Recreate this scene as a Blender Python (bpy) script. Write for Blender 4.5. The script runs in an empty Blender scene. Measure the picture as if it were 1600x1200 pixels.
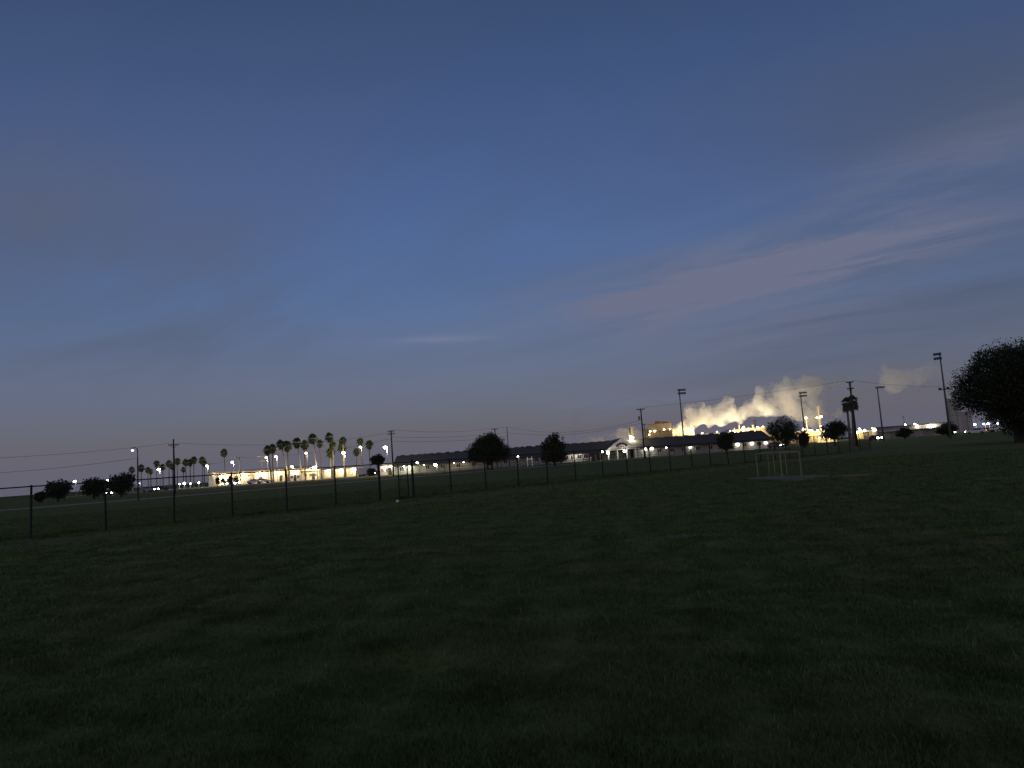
import bpy, bmesh, math, random
import numpy as np
from mathutils import Vector, Matrix, noise as mnoise

scene = bpy.context.scene
COL = scene.collection
R = math.radians
random.seed(7)

# ------------------------------------------------------------------ camera
FPX, W0, H0 = 1160.0, 1600.0, 1200.0
EYE, PITCH, ROLL = 1.54, R(5.87), R(4.04)
fwd = Vector((0, math.cos(PITCH), math.sin(PITCH)))
r0 = Vector((1, 0, 0)); u0 = Vector((0, -math.sin(PITCH), math.cos(PITCH)))
right = r0 * math.cos(ROLL) - u0 * math.sin(ROLL)
up = u0 * math.cos(ROLL) + r0 * math.sin(ROLL)
cd = bpy.data.cameras.new('camera'); camera = bpy.data.objects.new('camera', cd); COL.objects.link(camera)
cd.sensor_fit = 'HORIZONTAL'; cd.sensor_width = 36; cd.lens = FPX / W0 * 36
cd.clip_start = 0.05; cd.clip_end = 9000
m = Matrix((right, up, -fwd)).transposed().to_4x4(); m.translation = Vector((0, 0, EYE))
camera.matrix_world = m
scene.camera = camera

# survey helpers: sighting angle of a point in the place -> where it stands at a given range
def ray(u, v):
    return (fwd + right * ((u - W0 / 2) / FPX) + up * ((H0 / 2 - v) / FPX)).normalized()
def hor(u): return 776 - 0.0706 * u
def at(u, D, v=None, z=0.0):
    d = ray(u, hor(u) if v is None else v); h = math.hypot(d.x, d.y)
    return Vector((d.x / h * D, d.y / h * D, z))
def hgt(u, v, D):
    d = ray(u, v); return EYE + D * d.z / math.hypot(d.x, d.y)
def pos(u, v, D): return at(u, D, v, hgt(u, v, D))
def gnd(u, v):
    d = ray(u, v); t = -EYE / d.z; return Vector((d.x * t, d.y * t, 0))

# ------------------------------------------------------------------ sky
world = bpy.data.worlds.new('World'); scene.world = world; world.use_nodes = True
WT = world.node_tree; wn, wl = WT.nodes, WT.links
def wm(op, a, b=None, c=None, vec=False):
    n = wn.new('ShaderNodeVectorMath' if vec else 'ShaderNodeMath'); n.operation = op
    for i, x in enumerate((a, b, c)):
        if x is None: continue
        if hasattr(x, 'is_linked') or hasattr(x, 'links'): wl.new(x, n.inputs[i])
        else: n.inputs[i].default_value = x
    return n.outputs['Value'] if (vec and op in ('DOT_PRODUCT', 'LENGTH')) else n.outputs[0]
def wmix(f, a, b, mode='MIX'):
    n = wn.new('ShaderNodeMix'); n.data_type = 'RGBA'; n.blend_type = mode; n.clamp_factor = True
    for s, x in ((0, f), (6, a), (7, b)):
        if hasattr(x, 'links'): wl.new(x, n.inputs[s])
        else: n.inputs[s].default_value = x if s == 0 else (*x, 1)
    return n.outputs[2]
sky = wn.new('ShaderNodeTexSky'); sky.sky_type = 'NISHITA'; sky.sun_disc = False
sky.sun_elevation = R(2.0); sky.sun_rotation = R(178); sky.ozone_density = 3.0; sky.dust_density = 1.0
SKY_STRENGTH = 0.15
tc = wn.new('ShaderNodeTexCoord'); nrm = wm('NORMALIZE', tc.outputs['Generated'], vec=True)
sep = wn.new('ShaderNodeSeparateXYZ'); wl.new(nrm, sep.inputs[0])
ramp = wn.new('ShaderNodeValToRGB'); wl.new(sep.outputs[2], ramp.inputs[0])
SKY_TINT = [(0.0, (1.5, 1.5, 2.2)), (1.0, (1.25, 0.97, 1.14)), (0.06, (1.32, 1.30, 2.2)), (0.144, (1.57, 1.22, 1.66)), (0.228, (1.43, 1.21, 1.60)), (0.35, (1.52, 1.17, 1.53)), (0.54, (1.26, 0.975, 1.14))]
cr = ramp.color_ramp
for i, (p, c) in enumerate(SKY_TINT):
    e = cr.elements[i] if i < 2 else cr.elements.new(p)
    e.position = p; e.color = (*c, 1)
skycol = wmix(1.0, sky.outputs[0], ramp.outputs[0], 'MULTIPLY')
# dusty twilight air hugging the horizon
hz = wm('POWER', wm('MAXIMUM', wm('SUBTRACT', 1.0, wm('DIVIDE', wm('ABSOLUTE', sep.outputs[2]), 0.20)), 0.0), 0.85)
skycol = wmix(wm('MULTIPLY', hz, 0.97), skycol, (0.128, 0.130, 0.182))
# high thin cloud on a flat layer
zc = wm('ADD', wm('MAXIMUM', sep.outputs[2], 0.0), 0.10)
cx = wm('DIVIDE', sep.outputs[0], zc); cy = wm('DIVIDE', sep.outputs[1], zc)
def pl(u, v):
    d = ray(u, v); return Vector((d.x / (max(d.z, 0) + 0.10), d.y / (max(d.z, 0) + 0.10)))
def noise2(sx, sy, rot, scale, detail=6, rough=0.6, ox=0.0):
    c, s = math.cos(rot), math.sin(rot)
    a = wm('MULTIPLY', wm('ADD', wm('MULTIPLY', cx, c), wm('MULTIPLY', cy, s)), sx)
    b = wm('MULTIPLY', wm('SUBTRACT', wm('MULTIPLY', cy, c), wm('MULTIPLY', cx, s)), sy)
    cmb = wn.new('ShaderNodeCombineXYZ'); wl.new(a, cmb.inputs[0]); wl.new(b, cmb.inputs[1]); cmb.inputs[2].default_value = ox
    t = wn.new('ShaderNodeTexNoise'); t.inputs['Scale'].default_value = scale; t.inputs['Detail'].default_value = detail
    t.inputs['Roughness'].default_value = rough; t.inputs['Distortion'].default_value = 0.6
    wl.new(cmb.outputs[0], t.inputs['Vector']); return t.outputs['Fac']
def smooth(x, lo, hi):
    n = wn.new('ShaderNodeMapRange'); n.interpolation_type = 'SMOOTHSTEP'; wl.new(x, n.inputs[0])
    n.inputs[1].default_value = lo; n.inputs[2].default_value = hi; return n.outputs[0]
def streak(u1, v1, u2, v2, wpx, soft=1.0):
    a, b = pl(u1, v1), pl(u2, v2); c = (a + b) / 2; ax = (b - a); L = ax.length / 2 * 1.25; ax.normalize()
    um, vm = (u1 + u2) / 2, (v1 + v2) / 2
    n = Vector((-ax.y, ax.x)); Wd = abs((pl(um, vm + wpx) - pl(um, vm - wpx)).dot(n)) / 2 + 1e-3
    dx = wm('SUBTRACT', cx, c.x); dy = wm('SUBTRACT', cy, c.y)
    t = wm('DIVIDE', wm('ADD', wm('MULTIPLY', dx, ax.x), wm('MULTIPLY', dy, ax.y)), L)
    s = wm('DIVIDE', wm('ADD', wm('MULTIPLY', dx, n.x), wm('MULTIPLY', dy, n.y)), Wd)
    q = wm('ADD', wm('MULTIPLY', t, t), wm('MULTIPLY', s, s))
    return wm('POWER', 2.718, wm('MULTIPLY', q, -1.0))
_d = pl(1490, 365) - pl(930, 490); CA = math.atan2(_d.y, _d.x)
n_fine = noise2(0.75, 2.4, CA, 1.35, 10, 0.66)
n_broad = noise2(0.8, 1.8, CA, 0.6, 5, 0.58, 3.0)
def layer(col, parts, noise_, base, amp, base_col):
    tot = None
    for st, k in parts:
        e = wm('MULTIPLY', streak(*st), k); tot = e if tot is None else wm('ADD', tot, e)
    f = wm('MULTIPLY', tot, wm('ADD', base, wm('MULTIPLY', smooth(noise_, 0.30, 0.70), amp)))
    return wmix(f, base_col, col)
# broad thin veils left and right of a clear blue gap, then the brighter cirrus streaks
skycol = layer((0.098, 0.115, 0.175), (((-300, 520, 560, 500, 150), 0.75), ((-200, 250, 260, 380, 110), 0.45)), n_broad, 0.45, 0.6, skycol)
skycol = layer((0.070, 0.092, 0.150), (((960, 540, 1900, 380, 140), 0.75), ((1250, 150, 1900, 150, 160), 0.5)), n_broad, 0.45, 0.6, skycol)
skycol = layer((0.150, 0.166, 0.250), (((880, 505, 1320, 395, 58), 1.05), ((1140, 450, 1520, 352, 36), 1.05), ((1000, 530, 1070, 470, 28), 0.6), ((1280, 350, 1680, 160, 60), 0.55), ((1040, 560, 1330, 500, 34), 0.5),
                ((1065, 624, 1120, 612, 9), 0.7), ((860, 640, 1060, 625, 22), 0.5), ((1170, 490, 1400, 470, 22), 0.35), ((330, 600, 620, 640, 26), 0.30)), n_fine, 0.22, 1.05, skycol)
skycol = layer((0.185, 0.21, 0.315), (((636, 532, 745, 528, 5), 0.9),), n_fine, 0.5, 0.5, skycol)
bg = wn['Background']; wl.new(skycol, bg.inputs[0]); bg.inputs[1].default_value = 1.0
# the Nishita strength is applied before the cloud layer so that both share one exposure
for l in list(WT.links):
    if l.from_node == sky:
        tgt = l.to_socket; WT.links.remove(l)
        sc_ = wn.new('ShaderNodeVectorMath'); sc_.operation = 'SCALE'; sc_.inputs['Scale'].default_value = SKY_STRENGTH
        wl.new(sky.outputs[0], sc_.inputs[0]); wl.new(sc_.outputs[0], tgt)

# afterglow of the sun already gone behind the viewer: very weak and very soft
sd = bpy.data.lights.new('sun', 'SUN'); sd.energy = 0.13; sd.angle = R(70); sd.color = (1.0, 0.95, 0.88)
sun = bpy.data.objects.new('sun', sd); COL.objects.link(sun); sun.rotation_euler = (R(52), 0, R(-2)); sun.location = (0, -20, 30)

scene.view_settings.view_transform = 'Standard'; scene.view_settings.look = 'None'
scene.view_settings.exposure = 0.0; scene.view_settings.gamma = 1.0; scene.view_settings.use_curve_mapping = False
cyc = scene.cycles
cyc.use_denoising = True; cyc.max_bounces = 10; cyc.diffuse_bounces = 3; cyc.volume_bounces = 8
cyc.transparent_max_bounces = 8; cyc.sample_clamp_indirect = 4.0; cyc.volume_max_steps = 256; cyc.volume_step_rate = 1.0

# ------------------------------------------------------------------ materials
def mat(name, col, rough=0.8, var=0.25, scale=3.0, metal=0.0, bump=0.0, emit=None, strength=0.0, col2=None, spec=0.4):
    m = bpy.data.materials.new(name); m.use_nodes = True; t = m.node_tree; n, l = t.nodes, t.links
    b = n['Principled BSDF']; b.inputs['Roughness'].default_value = rough; b.inputs['Metallic'].default_value = metal
    b.inputs['Specular IOR Level'].default_value = spec
    co = n.new('ShaderNodeTexCoord'); no = n.new('ShaderNodeTexNoise'); no.inputs['Scale'].default_value = scale
    no.inputs['Detail'].default_value = 5; l.new(co.outputs['Object'], no.inputs['Vector'])
    mx = n.new('ShaderNodeMix'); mx.data_type = 'RGBA'; l.new(no.outputs['Fac'], mx.inputs[0])
    c2 = col2 or tuple(c * (1 - var) for c in col); c1 = tuple(min(1, c * (1 + var)) for c in col) if not col2 else col
    mx.inputs[6].default_value = (*c1, 1); mx.inputs[7].default_value = (*c2, 1); l.new(mx.outputs[2], b.inputs['Base Color'])
    if bump:
        bp = n.new('ShaderNodeBump'); bp.inputs['Strength'].default_value = bump; l.new(no.outputs['Fac'], bp.inputs['Height'])
        l.new(bp.outputs[0], b.inputs['Normal'])
    if emit:
        b.inputs['Emission Color'].default_value = (*emit, 1); b.inputs['Emission Strength'].default_value = strength
    return m
M = {}
M['steel'] = mat('galvanised_steel', (0.16, 0.16, 0.16), 0.7, 0.3, 8, 0.2)
M['fence'] = mat('weathered_fence_pipe', (0.035, 0.035, 0.033), 0.85, 0.35, 10, 0.0, spec=0.1)
M['wood'] = mat('creosoted_pole_wood', (0.055, 0.045, 0.038), 0.9, 0.4, 5, bump=0.3)
M['dark'] = mat('dark_metal', (0.04, 0.042, 0.045), 0.6, 0.3, 6, 0.3)
M['grey'] = mat('grey_painted_metal', (0.30, 0.30, 0.30), 0.6, 0.2, 4)
M['wire'] = mat('cable', (0.03, 0.03, 0.03), 0.7, 0.2)
M['cream'] = mat('cream_metal_wall', (0.68, 0.62, 0.48), 0.7, 0.12, 1.2)
M['white'] = mat('white_painted_wall', (0.72, 0.70, 0.66), 0.75, 0.1, 1.0)
M['wallgrey'] = mat('shaded_white_wall', (0.30, 0.29, 0.26), 0.85, 0.2, 0.5)  # white wall with the porch shade darkened into its colour
M['tan'] = mat('tan_trim', (0.50, 0.36, 0.24), 0.7, 0.15, 2)
M['roofdark'] = mat('dark_shingle_roof', (0.085, 0.075, 0.062), 0.9, 0.35, 1.5, bump=0.3)
M['rooflight'] = mat('pale_metal_roof', (0.45, 0.42, 0.38), 0.5, 0.15, 1.0)
M['glass'] = mat('dark_window_glass', (0.03, 0.035, 0.04), 0.12, 0.2, 2)
M['concrete'] = mat('worn_concrete', (0.17, 0.15, 0.095), 0.9, 0.3, 2.5, bump=0.3)
M['brown'] = mat('brown_cladding', (0.30, 0.24, 0.18), 0.8, 0.2, 0.3)
M['beige'] = mat('beige_silo_concrete', (0.46, 0.42, 0.37), 0.85, 0.15, 0.4)
M['bark'] = mat('tree_bark', (0.07, 0.055, 0.04), 0.95, 0.4, 6, bump=0.5)
M['palmbark'] = mat('palm_bark', (0.19, 0.16, 0.125), 0.95, 0.35, 5, bump=0.5)
M['yellow'] = mat('old_yellow_paint', (0.30, 0.27, 0.15), 0.6, 0.3, 9)
M['ball'] = mat('white_rubber', (0.80, 0.80, 0.76), 0.5, 0.05, 20)
M['carwhite'] = mat('white_car_paint', (0.75, 0.75, 0.75), 0.3, 0.03)
M['carsilver'] = mat('silver_car_paint', (0.40, 0.41, 0.42), 0.3, 0.05, metal=0.5)
M['cardark'] = mat('dark_car_paint', (0.04, 0.045, 0.05), 0.3, 0.1)
M['rubber'] = mat('tyre_rubber', (0.02, 0.02, 0.02), 0.9, 0.2)
M['lamp'] = mat('lit_lamp_lens', (0.8, 0.8, 0.75), 0.5, 0.0, emit=(1.0, 0.95, 0.84), strength=28)
M['lampw'] = mat('lit_sodium_lens', (0.8, 0.75, 0.6), 0.5, 0.0, emit=(1.0, 0.80, 0.42), strength=22)
M['lampb'] = mat('lit_cool_lens', (0.8, 0.8, 0.8), 0.5, 0.0, emit=(0.80, 1.0, 0.98), strength=16)
M['lampdim'] = mat('dim_lamp_lens', (0.8, 0.8, 0.8), 0.5, 0.0, emit=(0.7, 0.85, 1.0), strength=2.0)
M['lampbig'] = mat('floodlight_lens', (0.8, 0.8, 0.75), 0.5, 0.0, emit=(1.0, 0.93, 0.72), strength=90)
M['tail'] = mat('lit_tail_light', (0.5, 0.02, 0.02), 0.4, 0.0, emit=(1.0, 0.12, 0.06), strength=6)
M['lensoff'] = mat('unlit_floodlight_glass', (0.16, 0.17, 0.19), 0.25, 0.1)

def leafmat(name, c1, c2):
    m = bpy.data.materials.new(name); m.use_nodes = True; t = m.node_tree; n, l = t.nodes, t.links
    b = n['Principled BSDF']; b.inputs['Roughness'].default_value = 0.65; b.inputs['Specular IOR Level'].default_value = 0.25
    g = n.new('ShaderNodeNewGeometry'); mx = n.new('ShaderNodeMix'); mx.data_type = 'RGBA'
    l.new(g.outputs['Random Per Island'], mx.inputs[0]); mx.inputs[6].default_value = (*c1, 1); mx.inputs[7].default_value = (*c2, 1)
    l.new(mx.outputs[2], b.inputs['Base Color']); return m
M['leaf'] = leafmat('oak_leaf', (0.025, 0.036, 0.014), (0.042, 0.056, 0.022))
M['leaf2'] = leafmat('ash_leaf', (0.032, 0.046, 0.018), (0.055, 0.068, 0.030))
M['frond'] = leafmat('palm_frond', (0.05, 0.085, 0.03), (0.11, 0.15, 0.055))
M['deadfrond'] = leafmat('dead_frond', (0.08, 0.065, 0.04), (0.13, 0.10, 0.065))

FA, FB = gnd(362, 807.5), gnd(1014, 739.5); FD = (FB - FA).normalized(); FN = Vector((FD.y, -FD.x, 0))   # FN points to the viewer's side
def ground_material():
    m = bpy.data.materials.new('turf_soil'); m.use_nodes = True; t = m.node_tree; n, l = t.nodes, t.links
    b = n['Principled BSDF']; b.inputs['Roughness'].default_value = 1.0; b.inputs['Specular IOR Level'].default_value = 0.05
    g = n.new('ShaderNodeNewGeometry')
    def nz(s, d, r=0.6):
        x = n.new('ShaderNodeTexNoise'); x.inputs['Scale'].default_value = s; x.inputs['Detail'].default_value = d
        x.inputs['Roughness'].default_value = r; l.new(g.outputs['Position'], x.inputs['Vector']); return x.outputs['Fac']
    def mix(f, a, bb):
        x = n.new('ShaderNodeMix'); x.data_type = 'RGBA'; l.new(f, x.inputs[0])
        for s, q in ((6, a), (7, bb)):
            if isinstance(q, tuple): x.inputs[s].default_value = (*q, 1)
            else: l.new(q, x.inputs[s])
        return x.outputs[2]
    def mr(f, a, c):
        x = n.new('ShaderNodeMapRange'); l.new(f, x.inputs[0]); x.inputs[1].default_value = a; x.inputs[2].default_value = c; return x.outputs[0]
    fine = nz(2.2, 8, 0.7); big = nz(0.22, 4); big2 = nz(0.07, 3)
    green = mix(mr(fine, 0.3, 0.7), (0.080, 0.110, 0.026), (0.190, 0.215, 0.062))
    dry = mix(mr(fine, 0.3, 0.7), (0.115, 0.105, 0.040), (0.23, 0.20, 0.088))
    c = mix(mr(big, 0.50, 0.66), green, dry)
    c = mix(mr(big2, 0.56, 0.70), c, (0.15, 0.14, 0.075))
    dp = n.new('ShaderNodeVectorMath'); dp.operation = 'DOT_PRODUCT'; l.new(g.outputs['Position'], dp.inputs[0]); dp.inputs[1].default_value = tuple(FN)
    def mth(op, a, q):
        x = n.new('ShaderNodeMath'); x.operation = op; x.use_clamp = False
        for i, y in enumerate((a, q)):
            if isinstance(y, (int, float)): x.inputs[i].default_value = y
            else: l.new(y, x.inputs[i])
        return x.outputs[0]
    dist = mth('ADD', dp.outputs['Value'], -FA.dot(FN)); dist = mth('ADD', dist, mth('MULTIPLY', mth('ADD', nz(0.35, 4), -0.5), 6.0))
    band = mr(mth('ABSOLUTE', mth('ADD', dist, -4.2), 0.0), 2.6, 0.8)
    c = mix(mth('MULTIPLY', band, 0.75), c, (0.19, 0.155, 0.075))
    # bare pale scrapes worn into the turf
    st = n.new('ShaderNodeMapping'); l.new(g.outputs['Position'], st.inputs[0]); st.inputs['Scale'].default_value = (0.10, 0.42, 1.0); st.inputs['Rotation'].default_value = (0, 0, -0.15)
    sn = n.new('ShaderNodeTexNoise'); sn.inputs['Scale'].default_value = 1.0; sn.inputs['Detail'].default_value = 6; l.new(st.outputs[0], sn.inputs['Vector'])
    c = mix(mr(sn.outputs['Fac'], 0.60, 0.70), c, (0.26, 0.22, 0.12))
    l.new(c, b.inputs['Base Color'])
    bp = n.new('ShaderNodeBump'); bp.inputs['Strength'].default_value = 0.8; bp.inputs['Distance'].default_value = 0.15
    l.new(fine, bp.inputs['Height']); l.new(bp.outputs[0], b.inputs['Normal']); return m
def grass_material():
    m = bpy.data.materials.new('grass_blades'); m.use_nodes = True; t = m.node_tree; n, l = t.nodes, t.links
    b = n['Principled BSDF']; b.inputs['Roughness'].default_value = 0.7; b.inputs['Specular IOR Level'].default_value = 0.2
    g = n.new('ShaderNodeNewGeometry'); no = n.new('ShaderNodeTexNoise'); no.inputs['Scale'].default_value = 0.28; no.inputs['Detail'].default_value = 4
    l.new(g.outputs['Position'], no.inputs['Vector'])
    r = n.new('ShaderNodeValToRGB'); l.new(g.outputs['Random Per Island'], r.inputs[0])
    e = r.color_ramp.elements; e[0].color = (0.076, 0.124, 0.028, 1); e[1].position = 0.90; e[1].color = (0.145, 0.208, 0.060, 1)
    x = r.color_ramp.elements.new(0.975); x.color = (0.24, 0.23, 0.15, 1)
    r2 = n.new('ShaderNodeValToRGB'); l.new(g.outputs['Random Per Island'], r2.inputs[0])
    e = r2.color_ramp.elements; e[0].color = (0.098, 0.118, 0.034, 1); e[1].color = (0.19, 0.19, 0.078, 1)
    mr = n.new('ShaderNodeMapRange'); l.new(no.outputs['Fac'], mr.inputs[0]); mr.inputs[1].default_value = 0.48; mr.inputs[2].default_value = 0.68
    mx = n.new('ShaderNodeMix'); mx.data_type = 'RGBA'; l.new(mr.outputs[0], mx.inputs[0]); l.new(r.outputs[0], mx.inputs[6]); l.new(r2.outputs[0], mx.inputs[7])
    l.new(mx.outputs[2], b.inputs['Base Color'])
    n3 = n.new('ShaderNodeTexNoise'); n3.inputs['Scale'].default_value = 1.1; n3.inputs['Detail'].default_value = 5; n3.inputs['Roughness'].default_value = 0.65; l.new(g.outputs['Position'], n3.inputs['Vector'])
    m3 = n.new('ShaderNodeMapRange'); l.new(n3.outputs['Fac'], m3.inputs[0]); m3.inputs[1].default_value = 0.34; m3.inputs[2].default_value = 0.66; m3.inputs[3].default_value = 0.6; m3.inputs[4].default_value = 1.3
    vm = n.new('ShaderNodeVectorMath'); vm.operation = 'SCALE'; l.new(mx.outputs[2], vm.inputs[0]); l.new(m3.outputs[0], vm.inputs['Scale']); l.new(vm.outputs[0], b.inputs['Base Color'])
    tr = n.new('ShaderNodeBsdfTranslucent'); l.new(vm.outputs[0], tr.inputs[0]); ms = n.new('ShaderNodeMixShader'); ms.inputs[0].default_value = 0.35
    out = n['Material Output']; l.new(b.outputs[0], ms.inputs[1]); l.new(tr.outputs[0], ms.inputs[2]); l.new(ms.outputs[0], out.inputs[0]); return m
M['ground'] = ground_material(); M['grass'] = grass_material()
M['road'] = mat('pale_road_concrete', (0.36, 0.31, 0.20), 0.9, 0.2, 0.6, bump=0.1)
M['asphalt'] = mat('car_park_asphalt', (0.075, 0.073, 0.07), 0.9, 0.3, 0.8, bump=0.1)

# ------------------------------------------------------------------ builders
class MB:
    def __init__(s): s.v = []; s.f = []
    def quad(s, *p): i = len(s.v); s.v += [tuple(q) for q in p]; s.f.append(tuple(range(i, i + len(p)))); return s
    def box(s, c, d, rz=0.0):
        cx_, cy_, cz_ = c; a, b, h = (x / 2 for x in d); i = len(s.v); co, si = math.cos(rz), math.sin(rz)
        for z in (-h, h):
            for x, y in ((-a, -b), (a, -b), (a, b), (-a, b)):
                s.v.append((cx_ + x * co - y * si, cy_ + x * si + y * co, cz_ + z))
        s.f += [tuple(i + k for k in q) for q in ((3, 2, 1, 0), (4, 5, 6, 7), (0, 1, 5, 4), (1, 2, 6, 5), (2, 3, 7, 6), (3, 0, 4, 7))]; return s
    def tube(s, pts, rad, n=8, cap=True):
        pts = [Vector(p) for p in pts]; rings = []
        if not hasattr(rad, '__len__'): rad = [rad] * len(pts)
        for k, p in enumerate(pts):
            d = (pts[min(k + 1, len(pts) - 1)] - pts[max(k - 1, 0)]).normalized()
            a = d.cross(Vector((0, 0, 1)) if abs(d.z) < 0.9 else Vector((1, 0, 0))).normalized(); b = d.cross(a)
            i = len(s.v); rings.append(i)
            for j in range(n):
                t = 2 * math.pi * j / n; s.v.append(tuple(p + (a * math.cos(t) + b * math.sin(t)) * rad[k]))
        for q in range(len(pts) - 1):
            for j in range(n):
                s.f.append((rings[q] + j, rings[q] + (j + 1) % n, rings[q + 1] + (j + 1) % n, rings[q + 1] + j))
        if cap: s.f.append(tuple(rings[0] + j for j in reversed(range(n)))); s.f.append(tuple(rings[-1] + j for j in range(n)))
        return s
    def ball(s, c, r, n=10, k=6):
        if not hasattr(r, '__len__'): r = (r, r, r)
        i = len(s.v); s.v.append((c[0], c[1], c[2] + r[2]))
        for a in range(1, k):
            ph = math.pi * a / k
            for j in range(n):
                t = 2 * math.pi * j / n
                s.v.append((c[0] + r[0] * math.sin(ph) * math.cos(t), c[1] + r[1] * math.sin(ph) * math.sin(t), c[2] + r[2] * math.cos(ph)))
        e = len(s.v); s.v.append((c[0], c[1], c[2] - r[2]))
        for j in range(n):
            s.f.append((i, i + 1 + j, i + 1 + (j + 1) % n)); b = i + 1 + (k - 2) * n; s.f.append((e, b + (j + 1) % n, b + j))
        for a in range(k - 2):
            for j in range(n):
                p = i + 1 + a * n; s.f.append((p + j, p + n + j, p + n + (j + 1) % n, p + (j + 1) % n))
        return s
    def prism(s, poly, y0, y1):           # polygon in x,z extruded along y
        i = len(s.v); k = len(poly)
        s.v += [(x, y0, z) for x, z in poly] + [(x, y1, z) for x, z in poly]
        s.f.append(tuple(i + j for j in range(k))); s.f.append(tuple(i + k + j for j in reversed(range(k))))
        for j in range(k): s.f.append((i + (j + 1) % k, i + j, i + k + j, i + k + (j + 1) % k))
        return s
    def mesh(s, name):
        me = bpy.data.meshes.new(name); me.from_pydata(s.v, [], s.f); me.update(); return me
    def build(s, name, material, parent=None, smooth=False, loc=None):
        me = s.mesh(name); me.materials.append(M[material] if isinstance(material, str) else material)
        if smooth: me.polygons.foreach_set('use_smooth', [True] * len(me.polygons))
        return link(name, me, parent, loc)
def link(name, me, parent=None, loc=None):
    o = bpy.data.objects.new(name, me); COL.objects.link(o)
    if parent: o.parent = parent
    if loc is not None: o.location = loc
    return o
def tag(o, label, cat, group=None):
    o['label'] = label; o['category'] = cat
    if group: o['group'] = group
    return o
def thing(name, label, cat, loc=(0, 0, 0), rz=0.0, group=None):
    o = bpy.data.objects.new(name, None); COL.objects.link(o); o.location = loc; o.rotation_euler = (0, 0, rz)
    o.empty_display_size = 0.3
    return tag(o, label, cat, group)
def structure(o): o['kind'] = 'structure'; return o
def np_mesh(name, v, faces_list, material, parent=None, loc=None):
    """v (N,3); faces_list: list of (M,k) index arrays"""
    me = bpy.data.meshes.new(name); me.vertices.add(len(v)); me.vertices.foreach_set('co', np.ascontiguousarray(v, dtype=np.float32).ravel())
    idx = np.concatenate([f.ravel() for f in faces_list]); tot_ = np.concatenate([np.full(len(f), f.shape[1]) for f in faces_list])
    me.loops.add(len(idx)); me.loops.foreach_set('vertex_index', idx.astype(np.int32))
    me.polygons.add(len(tot_)); me.polygons.foreach_set('loop_start', np.concatenate([[0], np.cumsum(tot_)[:-1]]).astype(np.int32))
    me.update(calc_edges=True); me.validate(); me.materials.append(M[material])
    return link(name, me, parent, loc)
def copy_tree(o, parent=None):
    c = o.copy(); COL.objects.link(c)
    if parent: c.parent = parent
    for ch in o.children: copy_tree(ch, c)
    return c
GAIN = 0.30
def light(parent, loc, power, color, radius=0.25, name='lamp_light'):
    d = bpy.data.lights.new(name, 'POINT'); d.energy = power * GAIN; d.color = color; d.shadow_soft_size = radius
    o = bpy.data.objects.new(name, d); COL.objects.link(o); o.parent = parent; o.location = loc; return o

# ------------------------------------------------------------------ ground
def relief(x, y):
    d = np.hypot(x, y); f = np.clip(1.3 - d / 60.0, 0, 1)
    xw = x + 0.7 * np.sin(0.83 * y + 1.1) + 0.35 * np.sin(1.9 * y - 0.7 * x); yw = y + 0.7 * np.sin(0.71 * x + 0.4) + 0.3 * np.sin(2.2 * x + 0.9 * y)
    h = (0.035 * np.sin(0.9 * xw + 0.4 * yw + 1.0) * np.sin(0.7 * yw - 0.3 * xw) + 0.040 * np.sin(2.1 * xw - 1.3 * yw + 2) * np.sin(1.7 * yw + 0.8 * xw + .5)
         + 0.022 * np.sin(4.3 * xw + 2.9 * yw) * np.sin(3.7 * yw - 3.1 * xw + 1.2) + 0.05 * np.sin(0.21 * x + 0.7) * np.sin(0.17 * y + 2.1))
    return h * f
def axis(lo_fine, hi_fine, step, far):
    a = [0.0]; s = step
    mid = list(np.arange(lo_fine, hi_fine, step)); up_ = [hi_fine]; s = step
    while up_[-1] < far: s *= 1.12; up_.append(up_[-1] + s)
    dn = [lo_fine]; s = step
    while dn[-1] > -far: s *= 1.12; dn.append(dn[-1] - s)
    return np.array(sorted(set(dn[1:] + mid + up_)))
gx = axis(-24, 24, 0.16, 3500); gy = axis(2, 36, 0.16, 3500)
GX, GY = np.meshgrid(gx, gy); gv = np.stack([GX, GY, relief(GX, GY)], -1).reshape(-1, 3)
nx, ny = len(gx), len(gy); ii = (np.arange(ny - 1)[:, None] * nx + np.arange(nx - 1)[None, :]).ravel()
ground = structure(np_mesh('ground', gv, [np.stack([ii, ii + 1, ii + nx + 1, ii + nx], 1)], 'ground'))
ground.data.polygons.foreach_set('use_smooth', [True] * len(ground.data.polygons))

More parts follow.
